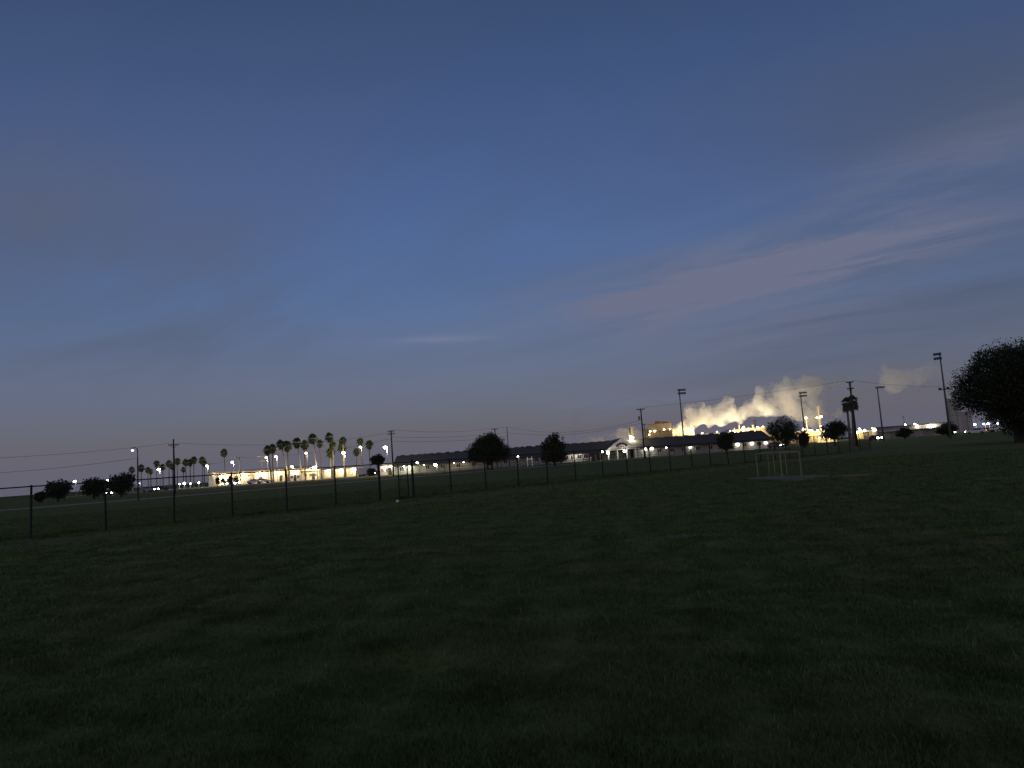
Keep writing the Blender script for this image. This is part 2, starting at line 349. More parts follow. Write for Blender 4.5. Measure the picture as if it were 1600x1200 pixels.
# short uneven grass in front of the viewer
rng = np.random.default_rng(11)
def blades(n, dmin, dmax, power, hmin, hmax, wmul):
    az = rng.uniform(R(-47), R(47), n); t = rng.random(n)
    d = dmin * (dmax / dmin) ** t
    x, y = d * np.sin(az), d * np.cos(az)
    clump = 0.5 + 0.5 * np.sin(3.1 * x + 1.7 * y) * np.sin(2.3 * y - 2.7 * x + 1.0) + 0.35 * np.sin(9 * x + 5 * y) * np.sin(8 * y - 4 * x)
    h = rng.uniform(hmin, hmax, n) * (0.65 + 0.55 * np.clip(clump, 0, 1)); long = rng.random(n) > 0.985; h[long] *= 1.9
    fdist = (x - FA.x) * FN.x + (y - FA.y) * FN.y; bare = np.abs(fdist - 4.2) < 1.6
    keep = (rng.random(n) < 0.45 + 0.6 * clump) & ~(bare & (rng.random(n) < 0.7)); x, y, h, d = x[keep], y[keep], h[keep], d[keep]; n = len(x)
    a = rng.uniform(0, 2 * np.pi, n); lean = rng.uniform(0.1, 0.9, n) * h; b = rng.uniform(0, 2 * np.pi, n)
    w = rng.uniform(0.0022, 0.0042, n) * wmul * np.clip(d / 4.5, 1, 12); z = relief(x, y) - 0.005
    dx, dy = np.cos(a) * w, np.sin(a) * w; lx, ly = np.cos(b) * lean, np.sin(b) * lean
    P = np.empty((n, 5, 3))
    P[:, 0] = np.stack([x - dx, y - dy, z], 1); P[:, 1] = np.stack([x + dx, y + dy, z], 1)
    P[:, 2] = np.stack([x + dx * .8 + lx * .35, y + dy * .8 + ly * .35, z + h * .6], 1)
    P[:, 3] = np.stack([x - dx * .8 + lx * .35, y - dy * .8 + ly * .35, z + h * .6], 1)
    P[:, 4] = np.stack([x + lx, y + ly, z + h * .95], 1)
    return P.reshape(-1, 3), n
gvv, n1 = blades(800000, 3.0, 60.0, 0, 0.024, 0.056, 0.85)
# unmown fringe along the foot of the fence
nf = 26000; sx = rng.uniform(-26, 60, nf); off = rng.normal(0, .10, nf); fx_, fy_ = FA.x + FD.x * sx + FN.x * off, FA.y + FD.y * sx + FN.y * off
fh = rng.uniform(.06, .24, nf) * (0.5 + 0.5 * np.abs(np.sin(sx * 1.3) * np.sin(sx * .37 + 1))); fa_ = rng.uniform(0, 6.28, nf); fw = .011
fz = relief(fx_, fy_) - .01; lx_, ly_ = np.cos(fa_ * 3) * fh * .4, np.sin(fa_ * 3) * fh * .4; cx_, sx_ = np.cos(fa_) * fw, np.sin(fa_) * fw
FP = np.stack([np.stack([fx_ - cx_, fy_ - sx_, fz], 1), np.stack([fx_ + cx_, fy_ + sx_, fz], 1), np.stack([fx_ + cx_ * .7 + lx_ * .4, fy_ + sx_ * .7 + ly_ * .4, fz + fh * .6], 1),
               np.stack([fx_ - cx_ * .7 + lx_ * .4, fy_ - sx_ * .7 + ly_ * .4, fz + fh * .6], 1), np.stack([fx_ + lx_, fy_ + ly_, fz + fh], 1)], 1).reshape(-1, 3)
gvv = np.concatenate([gvv, FP]); n1 += nf
k = np.arange(n1) * 5
grass = np_mesh('grass', gvv, [np.stack([k, k + 1, k + 2, k + 3], 1), np.stack([k + 3, k + 2, k + 4], 1)], 'grass')
grass['kind'] = 'stuff'; grass['label'] = 'short uneven dark grass covering the playing field'; grass['category'] = 'grass'

# road beyond the field
ra, rb = gnd(0, 799.0), gnd(838, 730.2)
rdir = (rb - ra).normalized(); rn = Vector((-rdir.y, rdir.x, 0))
def strip(name, a, b, w, z, material, seg=40):
    mb = MB()
    for i in range(seg):
        p, q = a.lerp(b, i / seg), a.lerp(b, (i + 1) / seg)
        mb.quad(p + Vector((0, 0, z)), q + Vector((0, 0, z)), q + rn * w + Vector((0, 0, z)), p + rn * w + Vector((0, 0, z)))
    return structure(mb.build(name, material))
road = strip('road', ra - rdir * 60, rb + rdir * 120, 8.0, 0.02, 'road')
kerb = MB()
a_, b_ = ra - rdir * 60 + rn * 8.0, rb + rdir * 120 + rn * 8.0
kerb.quad(a_, b_, b_ + Vector((0, 0, .14)), a_ + Vector((0, 0, .14))).quad(a_ + Vector((0, 0, .14)), b_ + Vector((0, 0, .14)), b_ + rn * .3 + Vector((0, 0, .14)), a_ + rn * .3 + Vector((0, 0, .14))).quad(a_ + rn * .3 + Vector((0, 0, .14)), b_ + rn * .3 + Vector((0, 0, .14)), b_ + rn * .3, a_ + rn * .3)
structure(kerb.build('kerb', 'concrete'))
lot = MB(); lot.quad(*[at(u, D, None, 0.012) for u, D in ((200, 205), (570, 205), (590, 300), (180, 330))]); structure(lot.build('car_park', 'asphalt'))

# ------------------------------------------------------------------ chain link fence
fa, fb = gnd(362, 807.5), gnd(1014, 739.5)
fdir = (fb - fa).normalized(); FH = 1.83; SP = 3.05
fence_rot = math.atan2(fdir.y, fdir.x)
def fpos(s): return fa + fdir * s
def s_of(u):   # where the sight line through column u meets the fence line
    d = ray(u, hor(u)); d = Vector((d.x, d.y)); n = Vector((-fdir.y, fdir.x)); t = Vector((fa.x, fa.y)).dot(n) / d.dot(n)
    return (d * t - Vector((fa.x, fa.y))).dot(Vector((fdir.x, fdir.y)))
s0, s1 = s_of(-120), s_of(1345)
sg0, sg1 = s_of(592), s_of(644)
def wire_mesh(x0, x1, h):
    mb = MB(); step = 0.085; w = 0.0022; x = x0 - h
    while x < x1:
        for sg in (1, -1):
            xa, xb, za, zb = x, x + h, 0.04, h
            if xa < x0: za = 0.04 + (x0 - xa); xa = x0
            if xb > x1: zb = h - (xb - x1); xb = x1
            if xb - xa > 0.02:
                if sg < 0: za, zb = h + 0.04 - za, h + 0.04 - zb
                i = len(mb.v)
                for (px, pz) in ((xa, za), (xb, zb)):
                    mb.v += [(px, -w, pz - w), (px, w, pz - w), (px, 0, pz + w * 1.4)]
                mb.f += [(i, i + 1, i + 4, i + 3), (i + 1, i + 2, i + 5, i + 4), (i + 2, i, i + 3, i + 5)]
        x += step
    return mb
def post_mesh(h, r): 
    mb = MB().tube([(0, 0, -0.3), (0, 0, h)], r, 8); mb.ball((0, 0, h), (r * 1.25, r * 1.25, r), 8, 4); return mb.mesh('post')
pm = post_mesh(FH + .02, 0.038); pm.materials.append(M['fence']); pt = post_mesh(FH + .08, 0.058); pt.materials.append(M['fence'])
def fence_run(label, stops, skip):
    sa, sb = stops[0], stops[-1]; root = thing('chain_link_fence', label, 'fence', fpos(sa), fence_rot)
    for i, q in enumerate(stops):
        if i == skip: continue
        o = link('post', pm, root, (q - sa, 0, 0)); o.rotation_euler = (R(.9 * math.sin(i * 5.1)), R(.8 * math.sin(i * 3.7)), 0)
    for q, w in zip(stops, stops[1:]):
        dz = -.012; MB().tube([(q - sa, 0, FH), ((q + w) / 2 - sa, 0, FH + dz), (w - sa, 0, FH)], 0.027, 6).build('top_rail', 'fence', root)
        MB().tube([(q - sa, 0.0, .05), (w - sa, 0.0, .05)], 0.004, 4).build('tension_wire', 'wire', root)
    o = wire_mesh(0.0, sb - sa, FH - 0.02).build('wire_mesh', 'fence', root); o['kind'] = 'stuff'
    return root
st_l = [s_of(u) for u in (48, 165, 271, 362, 447, 523, 592)]; SP = (st_l[-2] - st_l[0]) / 5
st_l = [st_l[0] - 2 * SP, st_l[0] - SP] + st_l
st_r = [s_of(u) for u in (645, 703, 757, 808, 853, 897, 940, 978, 1014, 1045, 1079)]; SP2 = (st_r[-1] - st_r[0]) / 10
while st_r[-1] < s1: st_r.append(st_r[-1] + SP2)
fence_run('chain link fence running left from the gate to the picture edge', st_l, len(st_l) - 1)
fence_run('chain link fence running right from the gate past the pipe frame', st_r, 0)
gate = thing('fence_gate', 'open pedestrian gate between two thick posts in the chain link fence', 'gate', fpos(sg0), fence_rot)
gw = sg1 - sg0
link('gate_post', pt, gate, (0, 0, 0)); link('gate_post', pt, gate, (gw, 0, 0))
MB().tube([(0, 0, FH), (gw, 0, FH)], 0.026, 6).build('overhead_rail', 'fence', gate)
gx_ = s_of(621) - sg0
gl = MB().tube([(gx_, -0.05, 0.12), (gx_, -0.05, FH - .1), (gw - .32, -.02, FH - .1), (gw - .32, -.02, .12), (gx_, -.05, .12)], 0.03, 6).build('gate_leaf', 'fence', gate)
mb = wire_mesh(0, gw - .32 - gx_, FH - 0.3); o = mb.build('wire_mesh', 'fence', gl, loc=(gx_, -.035, .1)); o['kind'] = 'stuff'
MB().box((gx_ + .06, -.09, 1.0), (.10, .06, .05)).build('latch', 'dark', gl)

# second, lower fence along the far side of the road
far_a = ra + rdir * ((at(615, 150) - ra).dot(rdir)) + rn * 12; far_b = ra + rdir * ((at(1120, 190) - ra).dot(rdir)) + rn * 12
ff = thing('roadside_fence', 'low post and rail fence along the far side of the road', 'fence', far_a, math.atan2(rdir.y, rdir.x))
FL = (far_b - far_a).length; nfp = int(FL / 3.5); fpm = post_mesh(1.25, 0.05); fpm.materials.append(M['fence'])
for i in range(nfp + 1): link('post', fpm, ff, (FL * i / nfp, 0, 0))
for z in (1.2, .65): MB().tube([(0, 0, z), (FL, 0, z)], 0.025, 6).build('rail', 'fence', ff)

# ------------------------------------------------------------------ pipe frame on the concrete pad
pad_pts = [(1168, 751.0), (1222, 752.0), (1262, 750.0), (1296, 745.2), (1264, 745.0), (1232, 746.8), (1196, 748.0), (1176, 748.8)]
mb = MB(); q = [gnd(*p) for p in pad_pts]; n = len(q)
mb.v = [(p.x, p.y, 0.075) for p in q] + [(p.x, p.y, -0.1) for p in q]
mb.f = [tuple(range(n))] + [(i, i + n, (i + 1) % n + n, (i + 1) % n) for i in range(n)]
tag(mb.build('concrete_pad', 'concrete'), 'cracked pale concrete pad under the yellow pipe frame', 'concrete pad')
mb = MB(); q = [gnd(*p) for p in [(1300, 747.2), (1345, 744.4), (1362, 742.8), (1318, 744.6)]]; n = 4
mb.v = [(p.x, p.y, 0.07) for p in q] + [(p.x, p.y, -0.1) for p in q]; mb.f = [tuple(range(n))] + [(i, i + n, (i + 1) % n + n, (i + 1) % n) for i in range(n)]
tag(mb.build('concrete_slab', 'concrete'), 'loose pale slab of concrete right of the pipe frame', 'concrete slab')
ring = [gnd(1184.7, 747), gnd(1222.5, 748.3), gnd(1252.8, 746), gnd(1230, 742.6), gnd(1211, 740.5), gnd(1202.6, 743)]
cen = sum(ring, Vector()) / 6
fr = thing('pipe_frame', 'knee high open frame of dull yellow pipes standing on concrete', 'pipe frame', cen)
HF = 1.07
base_mb = MB(); base_mb.v = [(p.x - cen.x, p.y - cen.y, .045) for p in ring]; base_mb.f = [tuple(range(6))]
base_mb.build('base_soil', 'ground', fr)
for i, p in enumerate(ring):
    a = p - cen; b = ring[(i + 1) % 6] - cen; r = 0.030 if i in (0, 1, 2) else 0.024
    MB().tube([a + Vector((0, 0, -.05)), a + Vector((0, 0, HF))], r, 8).build('upright', 'yellow', fr)
    MB().tube([a + Vector((0, 0, HF)), b + Vector((0, 0, HF))], 0.028, 8).build('top_rail', 'yellow', fr)
bp = gnd(621, 785.5)
mb = MB().ball((0, 0, 0.07), 0.075, 16, 10); o = mb.build('ball', 'ball', smooth=True, loc=(bp.x, bp.y, float(relief(bp.x, bp.y)) + .01)); tag(o, 'small white ball lying in the grass before the gate', 'ball')

# ------------------------------------------------------------------ trees
def leaf_crown(parent, lobes, n, size, material, seed, name='crown', gaps=0.0):
    g = np.random.default_rng(seed); L = np.array(lobes, float); vol = L[:, 3] * L[:, 4] * L[:, 5]
    pick = g.choice(len(L), n, p=vol / vol.sum()); d = g.normal(size=(n, 3)); d /= np.linalg.norm(d, axis=1)[:, None]
    bump = 1 + 0.10 * np.sin(5 * d[:, 0] + 3 * d[:, 1] + pick) + 0.09 * np.sin(7 * d[:, 2] - 4 * d[:, 1] + 2 * pick) + 0.07 * np.sin(13 * d[:, 0] + 11 * d[:, 2] + pick)
    r = g.random(n) ** 0.42 * bump * g.choice([1, 1, 1, 1, 1.05, 1.10], n)
    c = L[pick, :3] + d * r[:, None] * L[pick, 3:6]
    if gaps:
        s = np.sin(c[:, 0] * 2.1 + seed) * np.sin(c[:, 2] * 2.6 + 1) * np.sin(c[:, 1] * 1.9 + 2) + 0.5 * np.sin(c[:, 0] * 4.7 + c[:, 2] * 3.3)
        c = c[s > -1 + gaps]; n = len(c)
    a = g.normal(size=(n, 3)); a /= np.linalg.norm(a, axis=1)[:, None]; b = np.cross(a, g.normal(size=(n, 3))); b /= np.linalg.norm(b, axis=1)[:, None]
    s = size * g.uniform(0.6, 1.35, n)[:, None]; a *= s; b *= s * 0.55
    V = np.stack([c - a, c - b * .9 + a * .1, c + a, c + b * .9 + a * .1], 1).reshape(-1, 3); k_ = np.arange(n) * 4
    return np_mesh(name, V, [np.stack([k_, k_ + 1, k_ + 2, k_ + 3], 1)], material, parent)
def tree(name, label, base, h, rad, seed, lobes=None, trunk_r=0.22, fork=0.3, n=4200, size=0.24, material='leaf', gaps=0.0, group=None, stems=1):
    g = random.Random(seed); t = thing(name, label, 'tree', base, 0, group)
    if lobes is None:
        zc_ = (h + fork * h * .75) / 2; lobes = [(0, 0, zc_, rad * .78, rad * .78, (h - fork * h * .75) / 2 * .95)]
        for k_ in range(9):
            a = k_ * 2.4 + g.random(); q = rad * g.uniform(.35, .62)
            lobes.append((math.cos(a) * q, math.sin(a) * q, zc_ + (h - zc_) * g.uniform(-.55, .55), rad * g.uniform(.3, .48), rad * g.uniform(.3, .48), (h - zc_) * g.uniform(.3, .5)))
    mb = MB()
    for s_ in range(stems):
        ox = (s_ - (stems - 1) / 2) * trunk_r * 3
        mb.tube([(ox, 0, -.2), (ox * 1.1 + g.uniform(-.1, .1), 0, fork * h * .5), (ox * 1.3, g.uniform(-.1, .1), fork * h), (ox, 0, h * .72)], [trunk_r * 1.3, trunk_r, trunk_r * .85, trunk_r * .25], 8)
    mb.build('trunk', 'bark', t)
    lm = MB()
    for lb in lobes[1:]:
        lm.tube([(0, 0, fork * h * .9), (lb[0] * .45, lb[1] * .45, fork * h + (lb[2] - fork * h) * .55), lb[:3]], [trunk_r * .6, trunk_r * .4, trunk_r * .12], 6)
    lm.build('limb', 'bark', t)
    leaf_crown(t, lobes, n, size, material, seed, gaps=gaps); return t
def ptree(name, label, u, vb, D, vtop, halfpx, seed, **k_):
    b = at(u, D); h = hgt(u, vtop, D); rad = halfpx / FPX * D * 1.02; return tree(name, label, b, h, rad, seed, **k_)
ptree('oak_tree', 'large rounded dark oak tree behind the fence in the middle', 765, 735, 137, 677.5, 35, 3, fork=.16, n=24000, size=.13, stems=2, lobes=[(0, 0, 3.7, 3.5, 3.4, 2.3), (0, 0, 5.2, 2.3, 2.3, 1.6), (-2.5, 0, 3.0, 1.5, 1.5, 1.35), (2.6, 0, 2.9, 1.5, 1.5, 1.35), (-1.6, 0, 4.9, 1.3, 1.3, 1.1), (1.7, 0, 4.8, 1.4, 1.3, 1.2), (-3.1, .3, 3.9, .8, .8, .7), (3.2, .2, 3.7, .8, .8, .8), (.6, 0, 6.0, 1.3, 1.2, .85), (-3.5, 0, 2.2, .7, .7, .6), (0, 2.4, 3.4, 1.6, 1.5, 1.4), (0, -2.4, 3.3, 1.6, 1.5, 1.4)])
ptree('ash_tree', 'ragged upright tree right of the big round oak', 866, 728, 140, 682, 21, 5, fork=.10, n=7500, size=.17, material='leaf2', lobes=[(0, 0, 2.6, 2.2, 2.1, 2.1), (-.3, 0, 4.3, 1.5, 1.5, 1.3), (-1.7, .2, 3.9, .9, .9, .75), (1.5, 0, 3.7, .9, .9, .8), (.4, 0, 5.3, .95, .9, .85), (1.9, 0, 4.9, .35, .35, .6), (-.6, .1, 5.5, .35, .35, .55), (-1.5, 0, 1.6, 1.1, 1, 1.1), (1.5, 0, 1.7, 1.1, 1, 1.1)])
ptree('small_tree', 'small low rounded tree before the dark roof under the steam', 1134, 694, 160, 672, 15, 8, fork=.06, n=3600, size=.16, gaps=.15)
ptree('spreading_tree', 'spreading tree with lights glinting through, beside a light mast', 1227, 694, 150, 648.5, 27, 12, fork=.10, n=6500, size=.17, gaps=.42)
ptree('low_tree', 'low dark shrubby tree at the right foot of the spreading tree', 1256, 692, 152, 671, 9, 14, fork=.05, n=1200, size=.2)
ptree('umbrella_tree', 'flat topped tree left of the tall utility pole with palms', 1304, 687, 160, 657, 22, 17, fork=.26, n=5200, size=.17, gaps=.36)
ptree('round_tree', 'small ball shaped tree seen over the left gate post', 591, 742, 120, 708.5, 11.5, 19, fork=.40, n=2600, size=.13, trunk_r=.10, lobes=[(0, 0, 3.15, 1.12, 1.1, .86)] + [(.6 * math.cos(k_), .6 * math.sin(k_), 3.1 + .3 * math.sin(k_ * 3), .55, .55, .5) for k_ in range(6)])
ptree('shade_tree', 'lowest and leftmost rounded tree on the left skyline', 91, 775, 150, 750, 19, 21, fork=.12, n=2600, size=.22, gaps=.1)
ptree('shrub_tree', 'squat bush at the foot of the leftmost skyline tree', 63, 776, 150, 767, 9, 23, fork=.15, n=900, size=.2)
ptree('shade_tree', 'middle dome shaped tree of the three on the left skyline', 147, 776, 150, 746, 19, 25, fork=.12, n=3000, size=.22)
ptree('shade_tree', 'broad tree leaning towards the left street lamp pole', 190, 770, 150, 738.5, 21, 27, fork=.12, n=3000, size=.22, gaps=.1)
ptree('dark_bush', 'round dark bush before the grey warehouse at right', 1413, 686, 200, 667, 11, 29, fork=.15, n=1200, size=.24)
ptree('dark_bush', 'wide dark bush at the foot of the rightmost light mast', 1480, 676, 190, 661, 15, 31, fork=.15, n=1500, size=.24)
ptree('parking_bush', 'dark bush beside the truck left of the gate', 580, 744, 215, 731, 8, 33, fork=.15, n=900, size=.2)
for j, (u, vt, hp, lb) in enumerate([(340, 746, 3.5, 'leftmost small dark shrub before the lit warehouse'), (348.5, 746.5, 3.5, 'second small dark shrub before the lit warehouse'),
                                    (360, 742, 4.5, 'larger dark shrub before the lit warehouse near its lamp'), (369, 742.5, 4, 'rightmost dark shrub before the lit warehouse by the carport')]):
    ptree('warehouse_shrub', lb, u, 760, 250, vt, hp, 40 + j, fork=.25, n=500, size=.22, trunk_r=.1, group='shrubs before the lit warehouse')
# the big tree at the right edge
bb = at(1592, 78); S = 78 / FPX
lob = []
for (u, v, rp, dy) in ((1592, 600, 52, 0), (1560, 580, 34, -2), (1600, 577, 34, 1), (1530, 600, 30, 0), (1512, 612, 22, -1), (1505, 624, 15, 1), (1545, 622, 30, -2), (1580, 640, 30, 1),
                       (1630, 590, 50, 0), (1660, 620, 45, 2), (1612, 640, 34, -1), (1540, 565, 18, 0), (1570, 562, 18, 1), (1525, 640, 10, 0), (1499, 632, 10, 0), (1622, 572, 28, -1), (1560, 650, 14, 1), (1600, 655, 22, 0), (1612, 668, 17, 0), (1576, 663, 9, 1), (1645, 662, 26, 0)):
    p = pos(u, v, 78 + dy) - bb; lob.append((p.x, p.y, p.z, rp * S, rp * S * 1.1, rp * S))
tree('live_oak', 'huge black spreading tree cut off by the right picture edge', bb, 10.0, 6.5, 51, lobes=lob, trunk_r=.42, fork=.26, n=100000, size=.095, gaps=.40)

# ------------------------------------------------------------------ palms
def palm_crown_mesh(seed, nf=64, dead=False):
    g = random.Random(seed); mb = MB()
    for i in range(nf):
        az = g.random() * 2 * math.pi; el = R(g.uniform(-62, -30)) if dead else R(g.uniform(-48, 85))
        d = Vector((math.cos(az) * math.cos(el), math.sin(az) * math.cos(el), math.sin(el))); side = Vector((-math.sin(az), math.cos(az), 0)); nrm_ = side.cross(d)
        c = d * g.uniform(.34, .5); fr_ = g.uniform(.42, .6); tip0 = d * .05
        mb.quad(tip0 - side * .012, c - side * .012, c + side * .012, tip0 + side * .012)
        for b_ in range(9):
            t = R(-82 + 164 * b_ / 8 + g.uniform(-5, 5)); e = d * math.cos(t) + side * math.sin(t)
            p = e.cross(nrm_).normalized() * .06; l_ = fr_ * (0.72 + .28 * math.cos(t)); mid = c + e * l_ * .6
            tip = c + e * l_ + Vector((0, 0, -.10 - .1 * g.random()))
            mb.quad(c, mid - p, tip, mid + p)
    return mb.mesh('crown')
CROWN = [palm_crown_mesh(k_) for k_ in (1, 2, 3, 4)]
for c in CROWN: c.materials.append(M['frond'])
SKIRT = palm_crown_mesh(9, 26, True); SKIRT.materials.append(M['deadfrond'])
def palm(label, uc, vc, ub, D, rpx, k_, group, skirt=0.75):
    base = at(ub, D); top = pos(uc, vc, D); rad = rpx / FPX * D; t = thing('fan_palm', label, 'palm tree', base, 0, group)
    e = top - base; r_ = 0.20 if D > 200 else 0.23
    c1 = Vector((e.x * .15, e.y * .15, e.z * .35)); c2 = Vector((e.x * .5, e.y * .5, e.z * .7))
    MB().tube([(0, 0, -.2), (0, 0, .5), c1, c2, e - Vector((0, 0, rad * .2))], [r_ * 1.7, r_ * 1.25, r_, r_ * .85, r_ * .9], 8).build('trunk', 'palmbark', t, smooth=True)
    o = link('crown', CROWN[k_ % 4], t, e); o.scale = (rad * 1.12,) * 3; o.rotation_euler = (0, 0, k_ * 1.3)
    if skirt:
        o = link('dead_frond_skirt', SKIRT, t, e - Vector((0, 0, rad * .25))); o.scale = (rad * skirt, rad * skirt, rad * skirt * 1.3); o.rotation_euler = (0, 0, k_ * 2.1)
GL = 'dark palms of the left cluster'
left = [(206, 734, 207, 5, 'leftmost palm of the left cluster, half behind the lamp pole'), (220.6, 731, 221.5, 5.5, 'palm just right of the leaning lamp pole'), (231, 734, 232, 4.5, 'short palm left of a touching short twin'),
        (235, 736.5, 236, 4.3, 'short palm right of its touching short twin'), (244.7, 724.5, 245, 5, 'tall slim palm directly left of the bright white lamp'), (254, 729.5, 255, 4.6, 'palm directly right of the bright white lamp in the left cluster'),
        (264, 724, 264.5, 5.5, 'palm left of the lone utility pole'), (269.5, 729, 270, 4.5, 'lower palm half hidden by the lone utility pole'), (277, 720.5, 277.5, 5.2, 'tall palm directly right of the lone utility pole'),
        (286.6, 733.5, 287, 4, 'smallest lowest palm of the left cluster'), (290, 722, 291, 5.4, 'left one of the three merged palms in the left cluster'), (297, 722.5, 297.5, 5.4, 'middle one of the three merged palms in the left cluster'),
        (302.8, 718.5, 303, 5.6, 'tallest right one of the three merged palms in the left cluster'), (316, 719, 316.5, 5.8, 'separate palm just left of the warehouse gable'), (319, 723.5, 319.5, 5, 'lower twin palm at the warehouse gable')]
for k_, (uc, vc, ub, rp, lb) in enumerate(left): palm(lb, uc, vc, ub, 300 + (k_ * 7) % 13, rp, k_, GL)
palm('lone slender palm rising behind the lit warehouse roof', 350, 707, 352, 290, 6.3, 2, 'palms by the lit warehouse')
GR = 'palms in the lit row'
rowp = [(418, 703, 424, 7.5, 'left twin of the first palm pair in the lit row'), (425.5, 700.5, 427, 7.5, 'right twin of the first palm pair in the lit row'),
        (438.5, 694.5, 449, 8, 'curved leaning palm left of the second pair'), (448.5, 696.5, 452, 8.6, 'bushy straight palm of the second pair'),
        (464, 691.5, 471, 8.4, 'dark leaning palm left of the third pair'), (476, 694.5, 477, 8.0, 'ragged palm of the third pair'),
        (488.5, 685, 496, 8.6, 'tall dark palm leaning over the brightest star shaped lamp'), (499.5, 692.5, 502, 6.5, 'small crowned palm with pale lit trunk behind the star shaped lamp'),
        (514.5, 683, 518, 7.8, 'tallest palm of the lit row'), (520, 695, 521, 6.5, 'middle palm in front of the tallest one'), (516.5, 707, 519, 8.2, 'lowest green lit palm beneath the tallest one'),
        (535.5, 689, 538, 7.2, 'upper crown of two green lit palms over the street lamp'), (534.5, 699, 540, 8, 'lower crown of two green lit palms over the street lamp'),
        (556.5, 706, 557, 6.5, 'lowest of the three green palms at the right end of the row'), (562.5, 690, 564, 6.5, 'tallest of the three green palms at the right end of the row'), (577, 694.5, 578, 7.2, 'last green lit palm at the right end of the row')]
for k_, (uc, vc, ub, rp, lb) in enumerate(rowp): palm(lb, uc, vc, ub, 236 + (k_ * 5) % 11, rp, k_ + 1, GR)
GP = 'palms behind the tall utility pole'
palm('left palm with heavy dead frond skirt behind the tall utility pole', 1322.5, 629, 1328.5, 146, 8.3, 1, GP, 1.25)
palm('right palm with heavy dead frond skirt behind the tall utility pole', 1332, 626, 1333.5, 150, 8.6, 3, GP, 1.25)

# ------------------------------------------------------------------ utility poles, masts and power lines
POLE = {}
def utility_pole(key, label, u, vtop, D, arms=((0.35, 1.1),), r=0.14, lean=0.0, transformer=False, ang=0.0):
    base = at(u, D, vtop); h = hgt(u, vtop, D); t = thing('utility_pole', label, 'utility pole', base, math.atan2(-base.x, base.y) + ang)
    MB().tube([(0, 0, -.3), (0, 0, h * .5), (0, 0, h)], [r * 1.15, r, r * .75], 10).build('pole', 'wood', t, smooth=True)
    for dz, half in arms:
        ca = MB().box((0, -r - .05, h - dz), (half * 2, .11, .14)).build('crossarm', 'wood', t)
        for sx in (-.92, -.45, .45, .92):
            MB().tube([(half * sx, -r - .05, h - dz + .07), (half * sx, -r - .05, h - dz + .26)], [.05, .035], 6).build('insulator', 'grey', ca)
        for s_ in (-1, 1): MB().tube([(s_ * half * .55, -r - .05, h - dz - .07), (0, -r - .02, h - dz - .6)], .022, 5).build('brace', 'dark', t)
    if transformer:
        MB().tube([(-r - .30, 0, h - 2.3), (-r - .30, 0, h - 1.55)], .24, 10).build('transformer', 'grey', t)
    POLE[key] = (t, h, D); return t
def arm_pt(key, dz, sx=0.0):
    t, h, D = POLE[key]; return t.location + Matrix.Rotation(t.rotation_euler.z, 4, 'Z') @ Vector((sx, -.19, h - dz + .27))
utility_pole('U1', 'lone wooden utility pole with one crossarm among the left palms', 271, 686, 130, ((.95, .75),), .15)
utility_pole('U2', 'slim utility pole with flat crossarm before the lit warehouse wall', 374.4, 713.5, 262, ((.25, 1.3), (1.2, .5)), .16)
utility_pole('U3', 'utility pole with two crossarms left of the lit palm row', 408.5, 712.5, 262, ((.25, 1.2), (1.9, 1.0)), .16)
utility_pole('U9', 'thin short utility pole at the warehouse gable', 326, 724, 290, ((.3, 1.2),), .13)
utility_pole('U4', 'wooden utility pole with stacked crossarms left of the long dark roof', 611, 672.5, 160, ((.18, .75), (.75, .8)), .16)
utility_pole('U5', 'utility pole top with flat crossarm showing over the round oak', 773, 669, 190, ((.25, .85),), .15)
utility_pole('U6', 'thin bare utility pole right of the round oak', 792, 667, 190, (), .11)
utility_pole('U7', 'wooden utility pole with crossarm and transformer beside the white gable', 1001, 638, 150, ((.2, .85),), .16, transformer=True)
utility_pole('U7b', 'thin grey pole close behind the transformer pole', 1006.5, 662, 230, ((.2, .5),), .11)
utility_pole('U8', 'tall dark utility pole in front of the two shaggy palms', 1327.5, 596, 128, ((.15, .55), (1.15, .5)), .17)
utility_pole('U10', 'tiny distant utility pole rising from the lit pipework', 1179.5, 656, 420, ((.3, 1.3),), .2)
def cable(label, a, b, sag, r=0.017):
    a, b = Vector(a), Vector(b); mid = (a + b) / 2; mb = MB(); n_ = 22
    mb.tube([a.lerp(b, i / n_) - mid - Vector((0, 0, sag * 4 * (i / n_) * (1 - i / n_))) for i in range(n_ + 1)], r * max(1, (mid.length / 130)), 5)
    tag(mb.build('power_line', 'wire', loc=mid), label, 'power line', 'power lines')
cable('upper power line from the left picture edge to the lone left pole', pos(-70, 719, 118), arm_pt('U1', .95, -.6), .3)
cable('lower power line sagging in from the left picture edge to the lamp pole', pos(-70, 742, 110), pos(213, 716, 95), .3)
cable('long power line from the lone left pole over the palms to the stacked crossarms', arm_pt('U1', .95, .6), arm_pt('U4', .75, -.7), 1.2)
cable('far power line between the two poles before the lit warehouse', arm_pt('U2', .25, 1.1), arm_pt('U3', .25, -1), .5)
cable('power line running left behind the lone warehouse palm', arm_pt('U2', .25, -1.1), arm_pt('U9', .3, .9), .6)
cable('power line from the palm row pole to the stacked crossarms', arm_pt('U3', .25, 1.0), arm_pt('U4', 2.0, -.1), 1.0)
cable('top power line between the stacked crossarms and the oak tree pole', arm_pt('U4', .18, .6), arm_pt('U5', .25, -.7), .7)
cable('middle power line passing behind the crown of the round oak', arm_pt('U4', 1.7, .1), arm_pt('U6', 1.7), .5)
cable('lowest power line passing behind the crown of the round oak', arm_pt('U4', 2.6, .1), arm_pt('U6', 2.7), .5)
cable('short power line between the oak tree pole and the bare pole', arm_pt('U5', .25, .7), arm_pt('U6', .25), .08)
cable('upper power line sagging from the bare pole to the transformer pole', arm_pt('U6', .25), arm_pt('U7', 2.6), 1.9)
